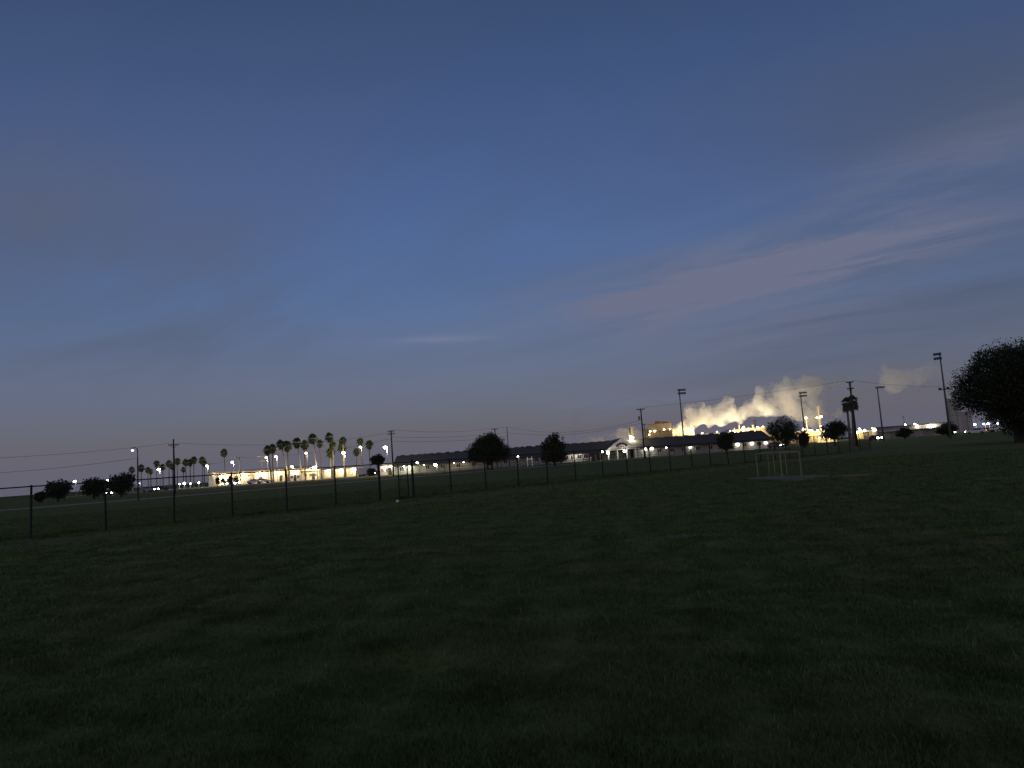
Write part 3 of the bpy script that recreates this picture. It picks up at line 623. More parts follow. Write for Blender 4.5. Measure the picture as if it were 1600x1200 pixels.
cable('lower power line sagging from the bare pole to the transformer pole', arm_pt('U6', 1.7), arm_pt('U7', 3.2), 1.4)
cable('long power line from the transformer pole across the steam to the tall pole', arm_pt('U7', .2, .7), arm_pt('U8', .15, -.4), .25)
cable('power line from the tall pole to the huge tree at right', arm_pt('U8', .15, .4), pos(1640, 596, 120), .9)

def sports_mast(label, utop, vtop, D, rows=2, half=.9, flip=1, platform=False, pale=False):
    base = at(utop, D, vtop); h = hgt(utop, vtop, D); t = thing('floodlight_mast', label, 'light mast', base, math.atan2(-base.x, base.y) + .25 * flip, 'unlit sports field light masts')
    MB().tube([(0, 0, -.3), (0, 0, h * .5), (0, 0, h)], [.22, .16, .10], 10).build('mast', 'steel', t, smooth=True)
    for k_ in range(rows):
        z = h - .25 - k_ * .75
        cr_ = MB().box((flip * half * .55, -.14, z), (half * 2, .12, .14)).build('crossbar', 'dark', t)
        for j in range(4):
            x = flip * half * .55 + (-.78 + .52 * j) * half
            fl = MB().box((x, -.22, z + .02), (.40 * half, .34, .42)).build('floodlight', 'grey' if pale else 'dark', t)
            MB().box((x, -.40, z + .02), (.32 * half, .02, .34)).build('lens', 'lensoff', fl)
    if platform:
        zp = hgt(1478, 608, D); MB().box((0, -.1, zp), (1.7, .12, .14)).build('lower_crossbar', 'dark', t)
        for j in (-1, 1): MB().box((j * .62, -.22, zp + .1), (.36, .34, .40)).build('floodlight', 'dark', t)
    return t
sports_mast('leftmost tall sports light mast, right of the brown tower block', 1061, 608, 170)
sports_mast('sports light mast behind the spreading tree, crossing the steam', 1250.5, 612.5, 190, flip=1)
sports_mast('sports light mast with pale lamps right of the shaggy palms', 1370.5, 604, 190, rows=1, half=1.0, flip=1, pale=True)
sports_mast('tallest nearest sports light mast beside the huge right tree', 1468, 551, 148, flip=-1, half=.62, platform=True)

# ------------------------------------------------------------------ lit lamps on poles
WARM, WHITE, SOD, COOL = (1.0, .80, .45), (1.0, .93, .78), (1.0, .72, .28), (.85, 1.0, .97)
def lamp_post(label, u, v, D, power=3000, color=WARM, lens='lamp', size=.30, arm=.38, pole='steel', group='lit street lamps'):
    base = at(u, D, v); h = hgt(u, v, D); t = thing('street_lamp', label, 'street lamp', base, math.atan2(-base.x, base.y), group)
    MB().tube([(arm, 0, -.2), (arm, 0, h * .6), (arm, 0, h + .15), (arm * .5, 0, h + .32), (0, 0, h + .30)], [.10, .075, .06, .05, .04], 8).build('pole', pole, t)
    hd = MB().box((0, 0, h + .27), (size * 2.0, size * 1.1, .14)).build('lamp_head', 'grey', t)
    MB().ball((0, 0, h + .02), (size, size * .8, size * .75), 10, 6).build('lens', lens, hd)
    if power: light(t, (0, -.1, h - size - .25), power, color)
    return t
lamp_post('wooden lamp pole with a dim bluish lamp at far left', 207, 704, 95, 60, (.7, .85, 1), 'lampdim', .16, .5, 'wood')
lamp_post('bright low street lamp between the two leftmost skyline trees', 116.6, 752, 300, 1500, WHITE, size=.42)
lamp_post('street lamp at the right edge of the dome shaped left tree', 168, 750.5, 300, 1200, WHITE, size=.32)
lamp_post('faint street lamp low beside the dim lamp pole', 218, 755, 320, 500, WHITE, 'lampdim', .3)
lamp_post('bright white street lamp among the left palm trunks', 248, 733.5, 285, 3500, WHITE, size=.5)
lamp_post('street lamp at the left corner of the lit warehouse', 323, 728, 262, 8000, WARM, size=.34)
lamp_post('tall street lamp right of the lone warehouse palm', 363, 722, 262, 8500, WARM, size=.36)
lamp_post('left of the two street lamps among the first palm pair', 416, 715, 258, 8500, WARM, 'lampw', .32)
lamp_post('right of the two street lamps among the first palm pair', 431, 713.5, 256, 8500, WARM, size=.36)
lamp_post('low street lamp between the curved palms', 456, 729, 246, 3500, WARM, size=.3)
lamp_post('street lamp behind the ragged palm of the third pair', 478, 708, 250, 8000, WARM, 'lampw', .32)
lamp_post('very bright street lamp lighting the green palms', 536.5, 707.5, 232, 9000, WARM, size=.5)
lamp_post('tall street lamp under the three green palms', 563, 698.5, 226, 5000, WARM, size=.3)
lamp_post('brightest tall street lamp left of the stacked crossarm pole', 602, 699, 190, 7000, WHITE, 'lamp', .48)
lamp_post('dazzling floodlight on a short post before the dark roofed building', 680, 726.5, 180, 700, WARM, 'lampbig', .34, .4)
lamp_post('small round lamp on a post left of the dazzling floodlight', 652, 723, 180, 300, WHITE, 'lamp', .28, .4)
lamp_post('small round lamp right of the round oak', 808, 713, 178, 120, WHITE, 'lamp', .27, .4)
for u, v, D, s_, lb in ((1523, 663.4, 300, .35, 'leftmost of the lamps under the huge right tree'), (1537, 662.5, 310, .3, 'second lamp from left under the huge right tree'), (1543.7, 662, 310, .35, 'third lamp from left under the huge right tree'), (1557.8, 661.8, 310, .38, 'rightmost lamp under the huge right tree')):
    lamp_post(lb, u, v, D, 500, WHITE, 'lamp', s_, .4)
for u, v, s_, lb in ((280.5, 757, .22, 'leftmost low bollard lamp beneath the left palms'), (288, 756.6, .42, 'brightest low bollard lamp beneath the left palms'), (297.6, 756.3, .24, 'third low bollard lamp beneath the left palms'), (310.7, 755, .3, 'low bollard lamp nearest the warehouse gable')):
    base = at(u, 285, v); h = hgt(u, v, 285); t = thing('bollard_lamp', lb, 'bollard lamp', base, 0, 'low lamps beneath the left palms')
    MB().tube([(0, 0, -.1), (0, 0, h - .1)], [.12, .09], 8).build('stem', 'grey', t); hd = MB().ball((0, 0, h + s_ * .6), s_, 10, 6).build('globe', 'lampb', t, smooth=True)
    MB().tube([(0, 0, h + s_ * 1.55), (0, 0, h + s_ * 1.75)], [s_ * .6, s_ * .2], 8).build('cap', 'dark', t)
    light(t, (0, -s_ - .4, h + s_ * .6), 250, COOL)

# ------------------------------------------------------------------ buildings
def frame_xy(a, b):
    d = (b - a); L = math.hypot(d.x, d.y); return L, math.atan2(d.y, d.x)
def wall_lamp(parent, x, y, z, power, color=WHITE, lens='lamp', size=.25):
    hd = MB().box((x, y - .12, z + size * .9), (size * 1.6, .34, .10)).build('wall_lamp', 'dark', parent)
    MB().ball((x, y - .22, z), (size, size * .6, size * .8), 10, 6).build('lens', lens, hd)
    if power: light(parent, (x, y - .22 - size - .4, z - .05), power, color)
def window(parent, x, y, z, w, h, mt='glass'):
    o = MB().box((x, y - .03, z), (w + .18, .08, h + .18)).build('window', 'white', parent)
    MB().box((x, y - .075, z), (w, .03, h)).build('pane', mt, o)
    MB().box((x, y - .10, z), (.06, .03, h)).build('mullion', 'white', o); return o
def door(parent, x, y, w, h, mt='dark'):
    o = MB().box((x, y - .04, h / 2), (w, .09, h)).build('door', mt, parent); MB().box((x + w * .38, y - .11, h * .47), (.08, .06, .14)).build('handle', 'steel', o); return o

# long cream warehouse at left
c0 = at(341, 268); c1 = at(492, 276); L, rz = frame_xy(c0, c1)
wh = thing('warehouse', 'long cream metal warehouse brightly lit by lamps behind the palms', 'warehouse', c0, rz)
He = 4.05; Hr = 4.9; Dp = 15.0
wl_ = MB(); NP = 22
for i in range(NP):
    x0_, x1_ = L * i / NP, L * (i + 1) / NP
    MB().box(((x0_ + x1_) / 2, .06, He / 2), (L / NP - .05, .12, He - .02)).build('wall_panel', 'cream', wh)
    if i: MB().box((x0_, .02, He / 2), (.09, .12, He)).build('seam', 'tan', wh)
def gable(x, t):
    return MB().prism([(0, 0), (Dp, 0), (Dp, He), (Dp / 2, Hr), (0, He)], 0, t)
g = gable(0, .12); g.v = [(-y, x + .13, z) for x, y, z in g.v]; g.build('gable_wall', 'cream', wh)
g = gable(0, .12); g.v = [(L + y, x + .13, z) for x, y, z in g.v]; g.build('gable_wall', 'cream', wh)
MB().quad((-.5, -.5, He - .02), (L + .5, -.5, He - .02), (L + .5, Dp / 2, Hr + .1), (-.5, Dp / 2, Hr + .1)).quad((-.5, Dp / 2, Hr + .1), (L + .5, Dp / 2, Hr + .1), (L + .5, Dp + .6, He - .02), (-.5, Dp + .6, He - .02)).build('roof', 'rooflight', wh)
MB().box((L / 2, -.52, He - .22), (L + 1, .06, .42)).build('fascia', 'tan', wh)
for fx in (.30, .52, .74): MB().box((L * fx, -.05, 1.6), (3.2, .10, 3.2)).build('roller_door', 'rooflight', wh)
for fx in (.1, .42, .63, .88): door(wh, L * fx, 0, 1.0, 2.1)
for fx, p, ln, s_ in ((.06, 2600, 'lamp', .40), (.25, 2200, 'lamp', .22), (.44, 4200, 'lampbig', .40), (.60, 2200, 'lamp', .2), (.78, 2200, 'lamp', .2), (.93, 2600, 'lamp', .25)):
    wall_lamp(wh, L * fx, -.02, 3.05, p, WARM, ln, s_)
hd = MB().box((-.3, Dp * .45, 3.9), (.3, .4, .12)).build('wall_lamp', 'dark', wh); MB().ball((-.34, Dp * .45, 3.75), .16, 8, 5).build('lens', 'lamp', hd); light(wh, (-2.2, Dp * .35, 3.6), 900, WARM)
# carport
cp = at(380, 246); ct = thing('carport', 'small white carport roof in front of the lit warehouse', 'carport', cp, math.atan2(-cp.x, cp.y))
MB().quad((-3.2, -2, 2.3), (3.2, -2, 2.75), (3.2, 2, 2.9), (-3.2, 2, 2.45)).quad((-3.2, -2, 2.2), (-3.2, 2, 2.35), (3.2, 2, 2.8), (3.2, -2, 2.65)).quad((-3.2, -2, 2.2), (3.2, -2, 2.65), (3.2, -2, 2.75), (-3.2, -2, 2.3)).build('roof', 'white', ct)
for x in (-3, 0, 3):
    for y in (-1.8, 1.8): MB().box((x, y, 1.15), (.12, .12, 2.3 + x * .06)).build('post', 'grey', ct)
# small gabled white house
hp = at(461, 240); hs = thing('gabled_house', 'small white gabled house between the curved palm trunks', 'house', hp, math.atan2(-hp.x, hp.y))
MB().prism([(-2.1, 0), (2.1, 0), (2.1, 2.2), (0, 3.1), (-2.1, 2.2)], 0, 5).build('wall', 'white', hs)
MB().quad((-2.4, -.3, 2.12), (0, -.3, 3.2), (0, 5.2, 3.2), (-2.4, 5.2, 2.12)).quad((0, -.3, 3.2), (2.4, -.3, 2.12), (2.4, 5.2, 2.12), (0, 5.2, 3.2)).build('roof', 'rooflight', hs)
window(hs, -.9, 0, 1.3, .7, .8); window(hs, .9, 0, 1.3, .7, .8); door(hs, 0, 0, .8, 2.0)
wall_lamp(hs, 0, 0, 2.5, 900, WARM, 'lamp', .16)
# lit porch building with the star lamp
pp0, pp1 = at(472, 244), at(499, 244); L, rz = frame_xy(pp0, pp1)
pb = thing('lit_lodge', 'low cream building with a dazzling star bright corner lamp', 'building', pp0, rz)
MB().box((L / 2, 3, 1.4), (L, 6, 2.8)).build('wall', 'cream', pb); MB().box((L / 2, 2.8, 2.9), (L + .8, 7, .22)).build('roof', 'tan', pb)
for x in (.2, .5, .8): window(pb, L * x, 0, 1.5, .8, .9)
door(pb, L * .65, 0, .9, 2.1)
wall_lamp(pb, L * .73, -.35, 3.55, 6000, WARM, 'lampbig', .62)
# white panel wall behind the palms
w0, w1 = at(500, 250), at(568, 250); L, rz = frame_xy(w0, w1)
pw = thing('panel_wall', 'long white panelled wall lit between the palm trunks', 'wall', w0, rz)
for i in range(12):
    MB().box((L * (i + .5) / 12, .05, 1.3), (L / 12 - .06, .10, 2.6)).build('panel', 'cream', pw)
    MB().box((L * i / 12, 0, 1.36), (.14, .18, 2.72)).build('post', 'white', pw)
MB().box((L, 0, 1.36), (.14, .18, 2.72)).build('post', 'white', pw); MB().box((L / 2, .02, 2.72), (L + .1, .22, .12)).build('coping', 'white', pw)
for x in (.22, .5, .8): wall_lamp(pw, L * x, -.05, 2.35, 1500, WARM, 'lamp', .15)
# small pink white house left of the long roof
h0, h1 = at(594, 208), at(618, 208); L, rz = frame_xy(h0, h1)
ph = thing('lit_cottage', 'small pinkish white cottage behind the gate posts', 'cottage', h0, rz)
MB().box((L / 2, 2.5, 1.25), (L, 5, 2.5)).build('wall', mat('pinkish_plaster', (.66, .56, .52), .8, .1), ph)
MB().prism([(-.3, 2.5), (L + .3, 2.5), (L * .75, 3.3), (L * .25, 3.3)], -.3, 5.3).build('roof', 'roofdark', ph)
for x in (.15, .45, .85): window(ph, L * x, 0, 1.45, .55, .9)
door(ph, L * .65, 0, .8, 2.0); wall_lamp(ph, L * .3, 0, 2.25, 500, (1, .8, .65), 'lamp', .13); wall_lamp(ph, L * .75, 0, 2.25, 500, (1, .8, .65), 'lamp', .13)

# long dark roofed building
YB = 198.0
def bx_(u): d = ray(u, hor(u)); return d.x / d.y * YB
def barn(label, xa, xb, eave, ridge, depth, lamps, windows, vents):
    t = thing('long_building', label, 'building', (xa, YB, 0)); L = xb - xa
    nb = max(4, int(L / 4))
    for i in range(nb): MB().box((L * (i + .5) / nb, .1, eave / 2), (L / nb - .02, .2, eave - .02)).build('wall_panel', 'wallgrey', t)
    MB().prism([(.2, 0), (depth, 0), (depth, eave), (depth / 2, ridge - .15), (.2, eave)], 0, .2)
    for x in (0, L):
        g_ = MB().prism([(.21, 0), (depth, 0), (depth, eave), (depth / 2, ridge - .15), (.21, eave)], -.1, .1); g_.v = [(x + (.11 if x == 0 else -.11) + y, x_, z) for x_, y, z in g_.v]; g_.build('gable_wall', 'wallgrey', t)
    rf = MB().quad((-.6, -1.0, eave - .25), (L + .6, -1.0, eave - .25), (L + .6, depth / 2, ridge), (-.6, depth / 2, ridge)).quad((-.6, depth / 2, ridge), (L + .6, depth / 2, ridge), (L + .6, depth + 1, eave - .25), (-.6, depth + 1, eave - .25)).build('roof', 'roofdark', t)
    MB().box((L / 2, -1.02, eave - .36), (L + 1.2, .05, .22)).build('fascia', 'dark', rf)
    for i in range(vents):
        x = L * (i + .5) / vents; MB().tube([(x, depth / 2, ridge - .1), (x, depth / 2, ridge + .14)], [.22, .22], 8).ball((x + .6 * math.sin(i * 7.3), depth / 2, ridge + .10), (.75 + .3 * math.sin(i * 3.1), .42, 0.11 + .05 * math.sin(i * 5.7)), 8, 5).build('ridge_vent', 'dark', rf)
    for x in windows: window(t, x - xa, 0, 1.35, 1.1, 1.0)
    for (x, z, p, ln, s_, c_) in lamps: wall_lamp(t, x - xa, -.9 if z > 1.9 else -.1, z, p, c_, ln, s_)
    return t
xa, xm, xb = bx_(617), bx_(985), bx_(1203)
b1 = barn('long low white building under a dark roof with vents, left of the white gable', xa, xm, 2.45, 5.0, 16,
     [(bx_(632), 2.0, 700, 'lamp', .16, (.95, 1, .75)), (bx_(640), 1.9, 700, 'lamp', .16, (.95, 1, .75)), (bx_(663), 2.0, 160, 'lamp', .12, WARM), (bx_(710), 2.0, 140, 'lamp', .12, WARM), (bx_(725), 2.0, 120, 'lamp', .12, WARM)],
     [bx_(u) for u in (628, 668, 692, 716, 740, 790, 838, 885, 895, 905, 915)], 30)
for i in range(6):       # lit strip under the eave
    x = bx_(887 + 4.2 * i) - xa; hd = MB().box((x, -.75, 2.10), (.62, .2, .06)).build('strip_light', 'grey', b1); MB().box((x, -.78, 2.03), (.56, .16, .06)).build('tube', 'lamp', hd)
light(b1, (bx_(898) - xa, -1.0, 1.8), 160, WHITE)
for u in (922, 927, 934): door(b1, bx_(u) - xa, 0, .9, 2.05)
b2 = barn('dark roofed wing with a row of wall lamps, right of the white gable', xm + .8, xb, 2.5, 5.0, 16,
     [(bx_(u), hgt(u, v, YB * 1.035), p, 'lamp', s_, WHITE) for u, v, p, s_ in ((1007, 702, 40, .38), (1017.5, 701, 40, .38), (1040, 699.5, 8, .17), (1078.5, 699, 12, .28), (1128, 696, 8, .22), (1152, 694.5, 18, .38), (1174.5, 693, 18, .38), (1196, 691.7, 12, .3))],
     [bx_(u) for u in (1030, 1050, 1068, 1090, 1110, 1140, 1163, 1186)], 12)
fx = bx_(995) - xm - .8
fl = MB().tube([(fx, 7, 4.6), (fx, 7, 5.2)], .06, 6).build('floodlight_stand', 'dark', b2); MB().ball((fx, 6.7, 5.35), (.52, .4, .45), 10, 6).build('lens', 'lampbig', fl); light(b2, (fx, 5.6, 5.7), 1600, (1, .9, .55))
# white gable porch
ga, gb = bx_(942), bx_(986); GW = gb - ga
gp = thing('gable_porch', 'white gable front with dark arched emblem jutting from the long building', 'porch', (ga, YB - 10, 0))
EV, PK = 2.55, 5.15
MB().prism([(0, EV), (GW, EV), (GW / 2, PK)], 0, .25).build('gable_front', 'white', gp)
MB().quad((-.5, -.4, EV - .2), (GW / 2, -.4, PK + .12), (GW / 2, 12, PK + .12), (-.5, 12, EV - .2)).quad((GW / 2, -.4, PK + .12), (GW + .5, -.4, EV - .2), (GW + .5, 12, EV - .2), (GW / 2, 12, PK + .12)).build('roof', 'roofdark', gp)
for s_ in (0, 1):
    p, q = ((-.5, -.42, EV - .28), (GW / 2, -.42, PK + .04)) if s_ == 0 else ((GW / 2, -.42, PK + .04), (GW + .5, -.42, EV - .28))
    MB().tube([p, q], .10, 4).build('bargeboard', 'white', gp)
for i in range(4): MB().box((.3 + (GW - .6) * i / 3, .3, EV / 2), (.3, .3, EV)).build('column', 'white', gp)
MB().box((GW / 2, .2, EV - .1), (GW, .3, .3)).build('beam', 'white', gp)
em = MB()
for i in range(9):
    a = R(15 + 150 * i / 8); em.box((GW / 2 + 1.25 * math.cos(a), -.06, EV + .55 + .75 * math.sin(a)), (.42, .10, .40 + .1 * (i % 2)), 0)
em.build('emblem', 'dark', gp)
for i in range(5): MB().box((GW / 2 + (i - 2) * .42, -.06, EV + .55), (.14, .08, .5)).build('letter_board', 'dark', gp)
for u, v, p, s_ in ((940.5, 706, 160, .30), (950, 707.5, 190, .34), (976, 705, 190, .34)):
    x = bx_(u) * (YB - 10) / YB - ga; z = hgt(u, v, (YB - 10) * 1.01); hd = MB().box((x, .1, z + .3), (.3, .3, .1)).build('hanging_lamp', 'dark', gp); MB().ball((x, -.05, z), (s_, .25, s_ * .8), 10, 6).build('lens', 'lamp', hd); light(gp, (x, -.75, z), p, WHITE)
light(gp, (GW / 2, -3.2, 2.2), 260, (1, .9, .7), name='gable_front_light')  # point light in front of the gable, without a fixture

# little lit objects on the field side of the long building
def small_post(name, label, cat, u, v0, v1, D, build):
    b = at(u, D); t = thing(name, label, cat, b, math.atan2(-b.x, b.y)); build(t, hgt(u, v0, D)); return t
def hframe(t, h):
    for x in (-.5, .5): MB().box((x, 0, h / 2), (.14, .12, h)).build('upright', 'white', t)
    MB().box((0, 0, h - .42), (.9, .10, .14)).build('crossbar', 'white', t)
hf = small_post('goal_frame', 'small white H shaped frame right of the round oak', 'frame', 827.5, 714, 726, 158, hframe); light(hf, (0, -1.6, 2.6), 220, WHITE)
def wpost(t, h):
    MB().box((0, 0, h * .35), (.16, .14, h * .7)).build('post', 'white', t); MB().box((.12, -.02, h * .85), (.34, .12, h * .3)).build('sign_plate', 'white', t)
wp = small_post('sign_post', 'short white post with small plate left of the white gable', 'sign', 922, 714, 725, 165, wpost); light(wp, (0, -1.4, 2.2), 40, WHITE)

# ------------------------------------------------------------------ industrial plant far behind
DT = 600
def tower(label, u0_, u1_, vt, D, material, extras=()):
    a, b = at(u0_, D), at(u1_, D); L, rz = frame_xy(a, b); t = thing('tower_block', label, 'industrial building', a, rz); h = hgt((u0_ + u1_) / 2, vt, D)
    MB().box((L / 2, 8, h / 2), (L, 16, h)).build('wall', material, t); return t, L, h
tb, L, h = tower('stepped brown tower block of the plant above the dark roof', 1016, 1052.5, 661, DT, 'brown')
hp_ = hgt(1032, 656.5, DT); MB().box((L * .44, 8, (h + hp_) / 2 + .1), (L * .30, 9, hp_ - h + .2)).build('penthouse', 'brown', tb)
MB().box((L * .78, 8, h + .6), (L * .34, 9, 1.2)).build('roof_cabin', 'brown', tb)
MB().box((-2.6, 9, h * .42), (5.0, 12, h * .84)).build('annex', 'brown', tb)
MB().box((L / 2, -.12, h - .25), (L + .4, .3, .5)).build('parapet', 'concrete', tb)
for k_ in range(3):
    for x in (.12, .30, .48, .66, .84): window(tb, L * x, 0, 6 + k_ * 5.0, 1.5, 1.6)
for x, v, s_ in ((.06, 673, .55), (.25, 673, .75), (.66, 671.5, .5), (.91, 671.5, .5), (.0, 678, .5)):
    wall_lamp(tb, L * x + .3, -.1, hgt(1030, v, DT), 160, SOD, 'lampw', s_)
def cyl(name, label, cat, u, halfpx, vt, D, material, lamps=(), group=None, cone=.0, rungs=True):
    b = at(u, D); h = hgt(u, vt, D); r = halfpx / FPX * D; t = thing(name, label, cat, b, math.atan2(-b.x, b.y), group)
    MB().tube([(0, 0, 0), (0, 0, h)], [r, r], 24).build('shell', material, t, smooth=False)
    if cone: MB().tube([(0, 0, h), (0, 0, h + cone)], [r * 1.03, r * .12], 24).build('roof', material, t)
    nb = max(2, int(h / 5))
    for i in range(1, nb): MB().tube([(0, 0, h * i / nb - .12), (0, 0, h * i / nb + .12)], [r * 1.02, r * 1.02], 24).build('band', 'grey', t)
    if rungs: MB().box((r * .3, -r - .12, h / 2), (.5, .2, h)).build('ladder', 'grey', t)
    for dx, v, p, s_ in lamps:
        z = hgt(u, v, D); hd = MB().box((dx, -r - .4, z + s_), (s_ * 2, .8, .15)).build('platform_lamp', 'dark', t); MB().ball((dx, -r - .5, z), s_, 8, 6).build('lens', 'lampw', hd)
        if p: light(t, (dx, -r - 2.5, z), p, SOD)
    return t
cyl('process_stack', 'left slim pipe stack rising beside the bright roof floodlight', 'stack', 986.5, 2.0, 668, 560, 'grey', [(0, 681, 900, .4)])
cyl('process_stack', 'right slim pipe stack next to the transformer pole', 'stack', 991.5, 2.2, 667, 570, 'grey')
cyl('smokestack', 'brightly lit slim smokestack between the two trees under the steam', 'stack', 1283.5, 1.8, 634, 540, 'brown', [(1.3, 651, 380, .70), (-1.4, 652, 200, .45), (.5, 666, 500, .45)])
cyl('lamp_tower', 'short lattice tower carrying a yellow lamp left of the lit smokestack', 'tower', 1263, .7, 654, 520, 'brown', [(0, 652.5, 400, .6)], rungs=False)
cyl('lamp_tower', 'low lamp tower whose glow shows over the roof left of the white gable', 'tower', 968, .8, 693, 566, 'grey', [(0, 695.5, 80000, .6)], rungs=False)
cyl('silo', 'tall pale silo behind the left edge of the huge tree', 'silo', 1495, 8, 622, 360, 'beige')
cyl('silo', 'shorter wider pale silo half hidden by the huge tree', 'silo', 1510, 8, 643, 372, 'beige')
# lit process hall at the foot of the steam
def hall(name, label, u0_, u1_, vt, D, material, lamps, roofm='rooflight', bays=6, depth=10, fill_floods=()):
    a, b = at(u0_, D), at(u1_, D); L, rz = frame_xy(a, b); h = hgt((u0_ + u1_) / 2, vt, D); t = thing(name, label, 'industrial building', a, rz)
    for i in range(bays):
        MB().box((L * (i + .5) / bays, .15, h / 2), (L / bays - .12, .3, h)).build('wall_panel', material, t)
        MB().box((L * i / bays, .0, h / 2), (.35, .4, h)).build('column', 'tan', t)
    MB().box((L / 2, depth / 2 + .4, h / 2), (L, depth, h)).build('core', material, t)
    MB().box((L / 2, depth / 2, h + .2), (L + 1, depth + 1.4, .4)).build('roof', roofm, t)
    for u, v, p, s_, c_ in lamps:
        d = at(u, D) - a; x = d.length; hd = MB().box((x, -.5, hgt(u, v, D) + s_), (s_ * 2, 1.0, .15)).build('flood_lamp', 'dark', t); z = hgt(u, v, D)
        MB().ball((x, -.8, z), s_, 8, 6).build('lens', 'lampw', hd)
        if p: light(t, (x, -3.2, z + .4), p, c_)
    for x, p in fill_floods:  # roof floods added to light the steam from below
        hd = MB().box((L * x, depth * .3, h + .8), (.9, .5, .8)).build('steam_fill_flood', 'dark', t); MB().ball((L * x, depth * .3, h + 1.3), (.45, .35, .3), 8, 5).build('lens', 'lampw', hd)
        light(t, (L * x, depth * .3, h + 2.6), p * .8, (1, .80, .50))
    return t
hall('process_hall', 'yellow lit process hall from which the steam rises', 1053, 1087, 669, 590, 'cream', [(1056, 676, 2200, .4, SOD), (1064, 673, 2200, .4, SOD), (1073, 676, 2500, .5, SOD), (1083, 674, 5000, .7, SOD)], fill_floods=((.35, 6000), (.9, 26000)))
hall('conveyor_shed', 'long thin lit shed behind the dark roof beneath the steam', 1088, 1146, 678, 585, 'cream', [(1093, 680, 5000, .4, SOD), (1108, 680, 3000, .3, SOD), (1125, 679, 3000, .3, SOD)], bays=10, fill_floods=((.2, 26000), (.6, 42000), (.95, 60000)))
pr = hall('pipework_hall', 'glittering pipework hall with many orange lamps left of the spreading tree', 1147, 1200, 671, 560, 'brown', [(1149.5, 674, 4000, .7, SOD), (1156, 675, 2500, .5, SOD), (1163, 673, 3000, .5, SOD), (1173.5, 678, 6000, 1.0, SOD), (1182, 673, 2500, .5, SOD), (1191, 674, 3000, .5, SOD)], bays=9, fill_floods=((.3, 70000), (.9, 120000)))
for i in range(7):
    u = 1150 + i * 7.3; x = (at(u, 560) - pr.location).length; h = hgt(u, 668.5 - 2.5 * ((i * 5) % 3), 560)
    MB().tube([(x, 1, 0), (x, 1, h)], [.55, .45], 10).build('vent_pipe', 'tan', pr)
    if i in (2, 3, 5): hd = MB().box((x, .2, h - .3), (.5, .6, .2)).build('flood_lamp', 'dark', pr); MB().ball((x, -.3, h - .9), .65, 8, 6).build('lens', 'lampw', hd); light(pr, (x, -2.2, h + .6), 3500, SOD)
MB().tube([(1, -.2, 12.0), (24, -.2, 12.6)], .4, 8).build('header_pipe', 'grey', pr)
hall('mill_shed', 'bright cream mill shed under the lit smokestack', 1256, 1291, 675, 500, 'cream', [(1258, 671, 7000, .9, SOD), (1270, 673, 5000, .6, SOD), (1279, 673, 5000, .6, SOD), (1287, 672, 5000, .6, SOD)], bays=6, fill_floods=((.3, 250000), (.8, 150000)))
hall('loading_shed', 'low dazzling cream loading shed beneath the umbrella shaped tree', 1277, 1308, 680.5, 330, 'cream', [(1281, 684, 1300, .3, WARM), (1288, 683, 1500, .3, WARM), (1297, 684, 1500, .3, WARM), (1304, 683, 1200, .25, WARM)], bays=6)
hall('yellow_shed', 'small yellow lit shed right of the shaggy palms', 1336, 1349, 674, 400, 'cream', [(1340, 676, 2500, .6, (1, .85, .35)), (1345, 672.5, 1500, .5, SOD)], bays=3, fill_floods=((.6, 16000),))
hall('far_depot', 'dim low depot with two lamps left of the grey warehouse', 1349, 1369, 674, 420, 'brown', [(1352, 672.5, 500, .6, WHITE), (1367, 671.5, 900, .8, WHITE)], bays=4, fill_floods=((.8, 26000),))
hall('brick_annex', 'dim low annex behind the spreading and umbrella shaped trees', 1200, 1256, 676, 540, 'brown', [(1210, 668.5, 900, .6, SOD), (1230.5, 674.5, 1500, .8, SOD), (1227, 672, 500, .5, SOD)], bays=7)
# grey warehouse at right
a, b = at(1371, 300), at(1490, 300); L, rz = frame_xy(a, b); gw_ = thing('grey_warehouse', 'long grey warehouse with white canopy stripe near the rightmost mast', 'warehouse', a, rz)
hW = hgt(1430, 664.5, 300)
for i in range(14): MB().box((L * (i + .5) / 14, .1, hW / 2), (L / 14 - .06, .2, hW)).build('wall_panel', 'grey', gw_)
MB().box((L / 2, 8, hW / 2), (L - .1, 15.5, hW - .05)).build('core', 'grey', gw_); MB().box((L / 2, 7.5, hW + .15), (L + 1, 17, .3)).build('roof', 'roofdark', gw_)
MB().box((L * .46, -1.2, 2.55), (L * .86, 2.4, .22)).build('canopy', 'white', gw_)
for i in range(11): MB().box((L * (.05 + .082 * i), -2.2, 1.22), (.16, .16, 2.44)).build('canopy_post', 'grey', gw_)
for x in (.12, .34, .55, .8): MB().box((L * x, -.06, 1.1), (2.6, .12, 2.2)).build('roller_door', 'rooflight', gw_)
for u, v, p, s_, ln in ((1416, 663.5, 120, .3, 'lamp'), (1431, 663, 200, .35, 'lamp'), (1434.5, 665.5, 200, .35, 'lamp'), (1456, 665.5, 1200, .62, 'lampbig')):
    x = (at(u, 300) - a).length; wall_lamp(gw_, x, -.1, hgt(u, v, 300), p, WARM, ln, s_)
MB().tube([(L * .375, 3, hW), (L * .375, 3, hgt(1415.5, 649, 300))], .16, 8).build('vent_pipe', 'grey', gw_)
